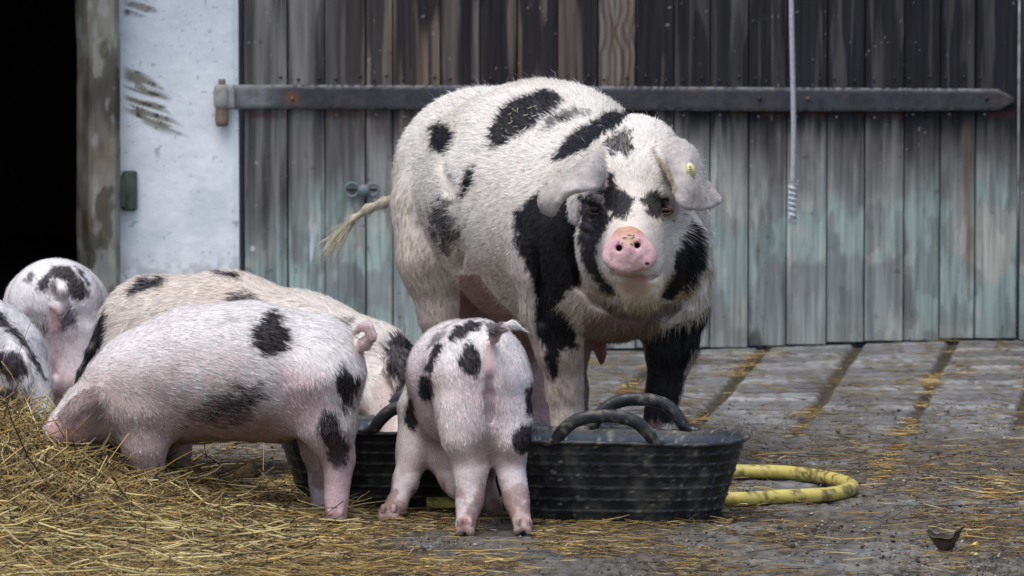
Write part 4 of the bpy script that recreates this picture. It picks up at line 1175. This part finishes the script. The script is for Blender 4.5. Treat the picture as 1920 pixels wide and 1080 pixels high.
toneA = pig_tone(pink=.15, patches=[([(908,640),(928,640),(930,690),(916,702),(906,685)], 12, 12.75, (.60, .34, .33), (.70, .48, .46), .6, 8),
    ([(860,700),(955,700),(950,800),(865,810)], 12, 12.9, (.60, .42, .42), (.80, .68, .67), .5, 45),
    ([(880,810),(935,810),(925,870),(895,870)], 12, 13.1, (.20, .15, .13), (.28, .22, .18), .6, 12),
    ([(790,780),(850,780),(870,850),(800,860)], 12.85, 13.3, (.17, .12, .10), (.24, .18, .15), .4, 20)])
bA = P(880, 900, 12.75); bA[2] = 0
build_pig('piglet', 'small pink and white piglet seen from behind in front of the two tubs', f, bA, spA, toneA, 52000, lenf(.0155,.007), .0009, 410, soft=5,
          group='spotted piglets feeding', hmask=pmask([(918, 672, 10, 30, 12.75)]))

# the piglet standing side on, head down in the straw
f = Field(.0048)
f.chain([(222, 752, 12.86, 82), (275, 728, 12.87, 100), (370, 700, 12.86, 117), (470, 696, 12.86, 121), (582, 690, 12.86, 104)], .05)
f.chain([(215, 760, 12.86, 74), (165, 776, 12.83, 50), (130, 800, 12.80, 34), (104, 815, 12.78, 24)], .03)
f.chain([(600, 720, 12.80, 84), (614, 795, 12.79, 52), (634, 858, 12.81, 28), (633, 905, 12.80, 19), (631, 940, 12.79, 17), (631, 970, 12.78, 19)], .03)
f.chain([(590, 740, 12.94, 70), (598, 840, 12.95, 32), (602, 900, 12.95, 19), (600, 960, 12.92, 19)], .025)
f.chain([(270, 780, 12.80, 62), (272, 840, 12.79, 38), (280, 890, 12.80, 24), (280, 960, 12.78, 20)], .03)
f.chain([(312, 780, 12.95, 52), (330, 838, 12.96, 26), (336, 900, 12.96, 20), (336, 955, 12.94, 20)], .025)
f.chain([(668, 650, 12.84, 13), (684, 646, 12.80, 11), (697, 632, 12.78, 9), (692, 614, 12.78, 8), (677, 612, 12.79, 7), (668, 624, 12.79, 5)], .01)
f.chain([(530, 770, 12.85, 50), (590, 735, 12.83, 60)], .05)
f.sheet([[(206, 722, 12.80), (172, 728, 12.75), (136, 752, 12.72), (116, 782, 12.71)], [(198, 750, 12.765), (168, 762, 12.72), (138, 778, 12.705), (122, 796, 12.705)], [(192, 775, 12.77), (172, 790, 12.74), (150, 800, 12.72), (130, 804, 12.71)]], .0055)
for a in ((629, 992, 12.77), (598, 980, 12.91), (280, 990, 12.77), (336, 980, 12.93)): hoof(f, *a)
spB = [([(463,625),(476,596),(505,584),(532,590),(528,606),(546,628),(530,656),(508,668),(484,660),(470,645)], 12, 14, 1, 9),
 ([(622,700),(640,680),(662,690),(676,712),(670,745),(650,766),(634,745)], 12, 14, .95, 9),
 ([(592,792),(610,768),(632,772),(642,800),(656,838),(652,872),(630,880),(612,850),(600,822)], 12, 12.9, .9, 8),
 ([(352,790),(385,745),(440,722),(480,716),(492,748),(470,782),(420,800)], 12, 14, .62, 16), ([(395,752),(440,735),(480,735),(478,762),(430,785),(395,782)], 12, 14, .80, 14),
 ([(405,610),(425,588),(440,596),(425,612)], 12, 14, .3, 10)]
toneB = pig_tone(skinA=(.62, .49, .475), hairA=(.90, .885, .86), patches=[
   ([(520,690),(600,700),(600,800),(540,790)], 12, 13, (.64, .38, .40), (.78, .60, .60), .7, 30),
   ([(255,770),(300,775),(305,810),(280,800)], 12, 13, (.66, .36, .39), (.74, .52, .54), .85, 14),
   ([(150,700),(330,700),(330,860),(100,860)], 12, 13, (.36, .25, .23), (.56, .48, .44), .85, 50),
   ([(330,760),(520,770),(540,830),(330,830)], 12, 13, (.32, .19, .17), (.46, .34, .30), .85, 26),
   ([(90,785),(160,778),(165,830),(90,830)], 12, 12.85, (.66, .38, .40), (.70, .48, .50), .9, 8),
   ([(110,735),(180,722),(190,770),(140,790),(110,790)], 12, 12.78, (.24, .15, .14), (.30, .21, .19), .85, 9),
   ([(610,880),(660,880),(660,960),(610,960)], 12, 13, (.64, .40, .42), (.74, .54, .56), .7, 10),
   ([(672,600),(704,600),(704,660),(665,660)], 12, 13, (.66, .42, .42), (.70, .50, .50), .7, 10)], seed=430, pinkz=.2)
bB = P(420, 900, 12.86); bB[2] = 0
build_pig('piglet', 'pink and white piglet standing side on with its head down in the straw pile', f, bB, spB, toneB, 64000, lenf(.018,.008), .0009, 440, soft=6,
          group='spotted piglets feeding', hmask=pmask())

# the tan-haired young pig behind it, eating from the rear tub
f = Field(.0056)
f.chain([(690, 692, 13.60, 94), (565, 668, 13.72, 112), (430, 636, 13.82, 119), (292, 622, 13.92, 109)], .05)
f.chain([(730, 735, 13.50, 62), (744, 792, 13.36, 42), (748, 835, 13.26, 28), (748, 850, 13.22, 22)], .03, flow=np.array([-.3, .5, .6]))
f.chain([(270, 690, 13.85, 80), (275, 780, 13.85, 45), (270, 830, 13.85, 28), (272, 900, 13.82, 22)], .03)
f.chain([(300, 690, 14.02, 80), (305, 780, 14.02, 45), (300, 860, 14.0, 24)], .03)
f.chain([(668, 760, 13.55, 50), (680, 830, 13.56, 26), (680, 920, 13.54, 20)], .025)
f.chain([(720, 770, 13.72, 45), (726, 850, 13.7, 24), (726, 905, 13.68, 20)], .025)
f.chain([(198, 590, 13.95, 15), (186, 620, 13.95, 11), (170, 658, 13.94, 8), (152, 695, 13.93, 6), (140, 722, 13.92, 4)], .015)
f.sheet([[(738, 650, 13.46), (768, 665, 13.42), (785, 715, 13.38), (782, 750, 13.36)], [(728, 672, 13.43), (752, 690, 13.37), (768, 730, 13.35), (772, 765, 13.34)], [(722, 694, 13.44), (736, 712, 13.38), (748, 745, 13.35), (762, 775, 13.34)]], .006)
for a in ((272, 912, 13.8), (300, 875, 13.98), (680, 925, 13.52), (726, 915, 13.66)): hoof(f, *a)
spC = [([(236,548),(262,524),(318,514),(306,536),(280,550),(250,558)], 13, 15, .95, 7),
 ([(420,576),(440,552),(470,548),(492,562),(460,578)], 13, 15, .8, 9),
 ([(405,508),(455,514),(450,524),(405,518)], 13, 15), ([(636,600),(660,600),(672,624),(650,628)], 13, 15, .8, 7),
 ([(722,660),(745,625),(800,655),(800,770),(765,790),(735,760),(748,720),(728,700)], 13, 15, .97, 8),
 ([(196,578),(204,588),(193,638),(172,682),(136,748),(118,735),(150,680),(174,618)], 13, 15, .97, 3)]
toneC = pig_tone(skinA=(.60, .50, .44), hairA=(.84, .81, .76), tan=.46, seed=460, pinkz=.1, patches=[
  ([(700,720),(740,700),(745,815),(700,815)], 13, 14, (.35, .2, .18), (.5, .42, .36), .6, 10)])
bC = P(480, 850, 13.75); bC[2] = 0
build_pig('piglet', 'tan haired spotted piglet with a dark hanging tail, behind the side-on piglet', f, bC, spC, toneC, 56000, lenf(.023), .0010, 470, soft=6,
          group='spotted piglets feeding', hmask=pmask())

# rear view piglet far left
f = Field(.0056)
f.chain([(112, 600, 14.72, 84), (106, 585, 14.45, 92), (103, 572, 14.28, 88)], .05)
f.chain([(70, 630, 14.24, 54), (72, 720, 14.2, 34), (76, 790, 14.24, 20), (76, 840, 14.2, 20)], .03)
f.chain([(142, 635, 14.24, 50), (146, 710, 14.2, 32), (148, 790, 14.24, 20), (148, 840, 14.2, 20)], .03)
f.chain([(112, 640, 14.8, 70), (118, 700, 14.95, 45), (122, 760, 15.0, 30)], .03)
f.chain([(80, 650, 14.7, 45), (84, 810, 14.7, 20)], .03); f.chain([(140, 650, 14.7, 45), (144, 810, 14.7, 20)], .03)
f.chain([(104, 536, 14.18, 12), (112, 528, 14.13, 10), (118, 545, 14.11, 10), (122, 570, 14.12, 9), (112, 585, 14.12, 8), (100, 575, 14.12, 7), (98, 556, 14.12, 5)], .012)
f.chain([(104, 585, 14.20, 12), (102, 612, 14.19, 10)], .012)
f.chain([(103, 640, 14.14, 5), (103, 700, 14.18, 5)], .012, sub=True)
for a in ((76, 852, 14.2), (148, 852, 14.2)): hoof(f, *a)
spD = [([(68,545),(78,515),(100,500),(132,502),(160,530),(166,560),(148,566),(128,552),(124,530),(100,522),(86,545)], 13, 14.7, 1, 7),
 ([(40,600),(52,580),(78,578),(90,600),(86,636),(60,642),(44,625)], 13, 14.7, .62, 9),
 ([(108,596),(132,575),(142,592),(132,616),(112,622)], 13, 14.7, .8, 8), ([(40,530),(52,512),(70,512),(60,528)], 13, 14.7, .8, 5), ([(140,500),(155,508),(168,535),(160,530)], 13, 14.7)]
toneD = pig_tone(skinA=(.64, .58, .58), hairA=(.86, .88, .89), seed=490, pinkz=.2, pink=.5, patches=[
  ([(92,575),(112,575),(115,625),(95,625)], 13, 14.5, (.60, .32, .32), (.66, .44, .44), .7, 6),
  ([(80,620),(140,620),(140,720),(90,720)], 13, 14.5, (.60, .42, .42), (.80, .66, .66), .6, 25)])
bD = P(105, 850, 14.4); bD[2] = 0
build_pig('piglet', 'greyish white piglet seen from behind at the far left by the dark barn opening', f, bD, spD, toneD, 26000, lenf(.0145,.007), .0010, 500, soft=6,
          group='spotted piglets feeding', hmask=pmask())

# piglet entering at the left edge, head down
f = Field(.006)
f.chain([(-5, 662, 13.36, 84), (-70, 665, 13.40, 118), (-180, 650, 13.42, 122), (-300, 645, 13.42, 112)], .05)
f.chain([(20, 680, 13.34, 70), (48, 728, 13.30, 47), (66, 775, 13.26, 32), (76, 800, 13.22, 24)], .03, flow=np.array([-.5, .2, .7]))
f.chain([(-40, 740, 13.30, 55), (-36, 830, 13.30, 25), (-36, 890, 13.28, 20)], .03); f.chain([(-70, 740, 13.5, 55), (-66, 880, 13.5, 20)], .03)
f.chain([(-310, 700, 13.34, 70), (-315, 810, 13.34, 28), (-315, 890, 13.32, 20)], .03); f.chain([(-330, 700, 13.5, 70), (-330, 880, 13.5, 20)], .03)
f.chain([(-405, 600, 13.42, 10), (-425, 640, 13.42, 6)], .012)
f.sheet([[(20, 640, 13.26), (46, 668, 13.2), (60, 715, 13.19)], [(10, 655, 13.24), (30, 685, 13.19), (46, 728, 13.18)], [(2, 670, 13.25), (14, 700, 13.2), (28, 732, 13.2)]], .006)
for a in ((-36, 925, 13.27), (-315, 925, 13.31)): hoof(f, *a)
spE = [([(-30,575),(10,590),(45,630),(68,668),(90,715),(72,700),(50,655),(20,622),(-30,600)], 13, 15),
 ([(-10,660),(30,655),(52,680),(56,700),(30,712),(-10,700)], 13, 15), ([(-10,735),(30,730),(48,760),(40,800),(-10,800)], 13, 15, .9), ([(-160,560),(-80,560),(-70,640),(-150,660)], 13, 15)]
bE = P(-150, 880, 13.4); bE[2] = 0
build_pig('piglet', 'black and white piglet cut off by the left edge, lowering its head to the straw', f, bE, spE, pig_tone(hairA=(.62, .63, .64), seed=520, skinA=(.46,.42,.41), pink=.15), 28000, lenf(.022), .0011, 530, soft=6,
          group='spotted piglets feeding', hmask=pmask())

# ------------------------------------------------------------------ straw
def straw_mesh(name, base, dirs, L, w, bend, cols):
    """three-sided stalks with a slight bend"""
    m = len(base); t = norm(dirs)
    a = norm(np.cross(t, np.array([0, 0, 1.]) + rng.normal(size=(m, 3)) * .2)); b_ = np.cross(t, a)
    V = []
    for s_ in (-.5, -.1, .3, .5):
        c = base + t * (L * s_)[:, None] + (a * bend[:, :1] + b_ * bend[:, 1:]) * ((s_ * s_ * 4) * L)[:, None]
        ww = w * (.85 if abs(s_) > .4 else 1)
        for k in range(3):
            th = 2 * math.pi * k / 3 + .5
            V.append(c + a * (math.cos(th) * ww)[:, None] + b_ * (math.sin(th) * ww)[:, None])
    V = np.stack(V, 1)
    fq = []
    for r in range(3):
        for k in range(3): fq.append([r * 3 + k, r * 3 + (k + 1) % 3, (r + 1) * 3 + (k + 1) % 3, (r + 1) * 3 + k])
    fq = np.array(fq); i = (np.arange(m) * 12)[:, None, None]
    q = (fq[None] + i).reshape(-1, 4)
    tr = (np.array([[2, 1, 0], [9, 10, 11]])[None] + i).reshape(-1, 3)
    lo = V[:, :, 2].min(1); 
    return mesh_obj(name, V.reshape(-1, 3), [q, tr], M_straw, None, col=np.repeat(cols, 12, 0), smooth=True)
def straw_cols(m, dark=.3):
    pal = np.array([[.58, .40, .14], [.44, .28, .08], [.70, .56, .30], [.30, .185, .06], [.35, .27, .11], [.15, .09, .035], [.06, .038, .02]])
    pr = np.array([.16, .18, .09, .19, .12, .14, .12]); pr[5:] *= dark / .3; pr /= pr.sum()
    c = pal[rng.choice(7, m, p=pr)]
    return c * rng.uniform(.65, 1.15, (m, 1))
# litter under the pile
xs = np.arange(-1.9, .05, .014); ys = np.arange(11.0, 13.7, .014)
X, Y = np.meshgrid(xs, ys, indexing='ij'); Z = pile_h(X, Y) - .012 + .02 * (fbm(np.stack([X * 30, Y * 30, X * 0], -1), 3, 600) - .5)
Z = np.where(pile_h(X, Y) < .006, -.03, Z)
I = np.arange(X.size).reshape(X.shape); q = np.stack([I[:-1, :-1], I[1:, :-1], I[1:, 1:], I[:-1, 1:]], -1).reshape(-1, 4)
n = fbm(np.stack([X * 40, Y * 40, X * 0], -1), 3, 601)
lit = mesh_obj('straw_litter', np.stack([X, Y, Z], -1).reshape(-1, 3), q, M_soil, col=lerp((.045, .032, .014), (.15, .105, .04), n).reshape(-1, 3))
tag(lit, 'dark matted litter under the loose straw heap at the lower left', 'straw', kind='stuff')
# the pile
m = 46000
x = rng.uniform(-1.75, 0.02, m * 3); y = rng.uniform(11.3, 13.4, m * 3)
h = pile_h(x, y); keep = (h > .003) & (rng.random(len(x)) < .30 + .70 * sm(.0, .06, h)); x, y, h = x[keep][:m], y[keep][:m], h[keep][:m]; m = len(x)
e = .01
gx = (pile_h(x + e, y) - pile_h(x - e, y)) / (2 * e); gy = (pile_h(x, y + e) - pile_h(x, y - e)) / (2 * e)
th = rng.uniform(0, 2 * math.pi, m) ; th = np.where(rng.random(m) < .45, rng.normal(0, .5, m), th)
d = np.stack([np.cos(th), np.sin(th), np.cos(th) * gx + np.sin(th) * gy + (rng.normal(0, .28, m) + (rng.random(m) < .05) * rng.uniform(.4, 1.6, m)) * (.22 + .78 * sm(.02, .10, h))], -1)
L = np.clip(rng.lognormal(-2.6, .55, m), .02, .26)
base = np.stack([x, y, h + rng.uniform(-.010, .030, m) * (.35 + .65 * sm(.02, .10, h)) + np.abs(d[:, 2] - (np.cos(th) * gx + np.sin(th) * gy)) * L * .3], -1)
w = rng.uniform(.0007, .0019, m)
bend = rng.normal(0, .05, (m, 2)) + (rng.random((m, 1)) < .15) * rng.normal(0, .16, (m, 2))
big = rng.random(m) < .022
L = np.where(big, rng.uniform(.09, .22, m), L); w = np.where(big, rng.uniform(.0017, .0026, m), w); base[:, 2] += big * .012
sc_ = straw_cols(m); sc_[big] = np.array([.64, .52, .24]) * rng.uniform(.7, 1.1, (big.sum(), 1))
dp = (base[:, 2] - h + .010) / .04; sc_ = sc_ * .82 * np.clip(.45 + .9 * rng.random((m, 1)), 0, 1.15)
o = straw_mesh('straw_pile', base, d, L, w, bend, sc_)
o['kind'] = 'stuff'
tag(o, 'loose heap of golden straw filling the lower left, piglets nosing in it', 'straw', kind='stuff')
def gulf(x, y): return paving(x, y)[0]
# scattered straw on the paving
def scatter_density(x, y):
    px, py = proj(np.stack([x, y, x * 0], -1))
    gul, jr, _, _ = paving(x, y)
    D = .05 + .75 * np.exp(-(gul / .02) ** 2) * (1 - sm(12.8, 13.6, -y + 0 * y + 0)) * 1
    D = np.where(gul < .017, .55 * sm(.40, .58, fbm(np.stack([x * 6, y * 3, x * 0], -1), 3, 622)), .035)
    D = np.maximum(D, (.9 - .45 * sm(-.35, -.15, x)) * (1 - sm(.1, .5, x)) * (1 - sm(12.8, 13.3, y)))
    D = np.maximum(D, .30 * (1 - sm(13.1, 14.4, y)) * (.30 + .45 * (1 - sm(.2, .7, x))))
    D = np.maximum(D, .12 * (1 - sm(13.5, 15.5, y)))
    cl = fbm(np.stack([x * 5, y * 2.5, x * 0], -1), 3, 620)
    D = D * sm(.36, .60, cl + .12 * (D > .6)) * 1.25 + .02
    return np.clip(D, 0, 1)
m0 = 130000
x = rng.uniform(-1.5, 1.5, m0); y = 11.4 + 5.7 * rng.random(m0) ** 1.25
keep = rng.random(m0) < scatter_density(x, y); x, y = x[keep], y[keep]; m = len(x)
th = np.where(rng.random(m) < .6, rng.normal(0, .45, m), rng.uniform(0, 6.28, m))
d = np.stack([np.cos(th), np.sin(th), rng.normal(0, .05, m)], -1)
L = np.clip(rng.lognormal(-3.35, .65, m), .008, .17)
w = rng.uniform(.0005, .0013, m)
base = np.stack([x, y, ground_z(x, y) + .002 + w + np.abs(d[:, 2]) * L * .5 + rng.random(m) * .008 * (y < 13.4)], -1)
o = straw_mesh('scattered_straw', base, d, L, w, rng.normal(0, .04, (m, 2)), straw_cols(m, .7) * (.62 + .38 * (gulf(x, y) < .02) + .2 * (x < .1))[:, None])
tag(o, 'thin straw stalks scattered over the paving and along its mossy joints', 'straw', kind='stuff')
k_ = len(STRAW_ON_SOW[0])
o = straw_mesh('straw_wisps', STRAW_ON_SOW[0], STRAW_ON_SOW[1], rng.uniform(.004, .016, k_), rng.uniform(.0006, .0011, k_), rng.normal(0, .1, (k_, 2)), np.array([.66, .60, .42]) * rng.uniform(.6, 1.1, (k_, 1)))
tag(o, 'tiny straw wisps caught on the black back patch of the sow', 'straw', kind='stuff')
# crumbs of dirt, grit and pale grain
m0 = 80000
x = rng.uniform(-1.2, 1.4, m0); y = rng.uniform(11.5, 15.6, m0)
keep = rng.random(m0) < .15 + .85 * (1 - sm(13.2, 14.6, y)) * sm(.35, .6, fbm(np.stack([x * 6, y * 3, x * 0], -1), 3, 630)); x, y = x[keep], y[keep]; m = len(x)
r = np.clip(rng.lognormal(-6.5, .5, m), .0007, .006); octv = np.array([[1, 0, 0], [-1, 0, 0], [0, 1, 0], [0, -1, 0], [0, 0, .7], [0, 0, -.7]], float)
V = np.stack([x, y, ground_z(x, y) + r * .4], -1)[:, None] + (octv[None] + rng.normal(0, .2, (m, 6, 3))) * r[:, None, None]
of = np.array([[0, 2, 4], [2, 1, 4], [1, 3, 4], [3, 0, 4], [2, 0, 5], [1, 2, 5], [3, 1, 5], [0, 3, 5]])
tr = (of[None] + (np.arange(m) * 6)[:, None, None]).reshape(-1, 3)
pal = np.array([[.03, .022, .014], [.07, .05, .03], [.12, .09, .05], [.5, .47, .38], [.3, .28, .24]])
c = pal[rng.choice(5, m, p=[.30, .28, .22, .07, .13])] * rng.uniform(.7, 1.2, (m, 1))
o = mesh_obj('grit', V.reshape(-1, 3), tr, M_straw, col=np.repeat(c, 6, 0), smooth=False)
tag(o, 'crumbs of dirt, grit and grain strewn over the paving in the foreground', 'grit', kind='stuff')

cl_ = MB(); cc0 = G(462, 905)
cl_.ball(cc0 + np.array([0, 0, .018]), (.030, .03, .026), 24, (.05, .038, .022)); cl_.ball(cc0 + np.array([-.022, .005, .012]), (.02, .02, .018), 20, (.06, .045, .025))
for i_ in range(2): cl_.V[i_] = cl_.V[i_] + (np.stack([fbm(cl_.V[i_] * 70, 3, 650 + a_) for a_ in range(3)], -1) - .5) * .022
tag(cl_.build('dung_clod', M_soil), 'dark crumbly dung clod in the straw left of the rear tub', 'dung')
# curled dark husk and two yellow crumbs at the lower right
def husk():
    c = G(1772, 1036); nu, nv = 26, 14; V = []
    for i in range(nu):
        t = i / (nu - 1) * 2 - 1
        for j in range(nv):
            s_ = j / (nv - 1) * 2 - 1
            wdt = .026 * math.sqrt(max(0, 1 - t * t * .92))
            V.append((c[0] + t * .037 + .004 * s_, c[1] + s_ * wdt, .004 + .044 * abs(t) ** 2.2 + .032 * s_ * s_ * (1 - t * t) + .0015 * math.sin(7 * t + 3 * s_) + (.007 if t > .6 else 0)))
    V = np.array(V); I = np.arange(nu * nv).reshape(nu, nv); q = np.stack([I[:-1, :-1], I[1:, :-1], I[1:, 1:], I[:-1, 1:]], -1).reshape(-1, 4)
    n = fbm(V * 90, 3, 640)
    V2 = V - np.array([0, 0, .003]); k = len(V)
    q2 = q[:, ::-1] + k
    rim = np.concatenate([I[:, 0], I[-1, 1:], I[::-1, -1][1:], I[0, ::-1][1:]]); r2 = np.roll(rim, -1)
    q3 = np.stack([rim, r2, r2 + k, rim + k], -1)[:-1]
    o = mesh_obj('husk', np.vstack([V, V2]), [np.vstack([q, q2, q3])], M_rubber, col=np.vstack([lerp((.022, .015, .012), (.10, .065, .05), n)] * 2))
    tag(o, 'curled dark brown husk lying on the paving at the lower right', 'husk')
husk()
for (x, y, r, lb) in ((1829, 1026, .010, 'larger yellow crumb on the paving right of the dark husk'), (1826, 1044, .008, 'smaller pale yellow crumb just below the larger one, near the dark husk')):
    c = G(x, y); b = MB(); b.ball(c + np.array([0, 0, r * .5]), (r, r * .8, r * .55), 12, (.62, .52, .13) if r > .009 else (.52, .50, .22))
    vv = b.V[0]; b.V[0] = vv + (fbm(vv * 140, 2, int(x))[:, None] - .5) * r * 1.1
    tag(b.build('crumb', M_straw), lb, 'crumb', 'yellow crumbs by the husk')
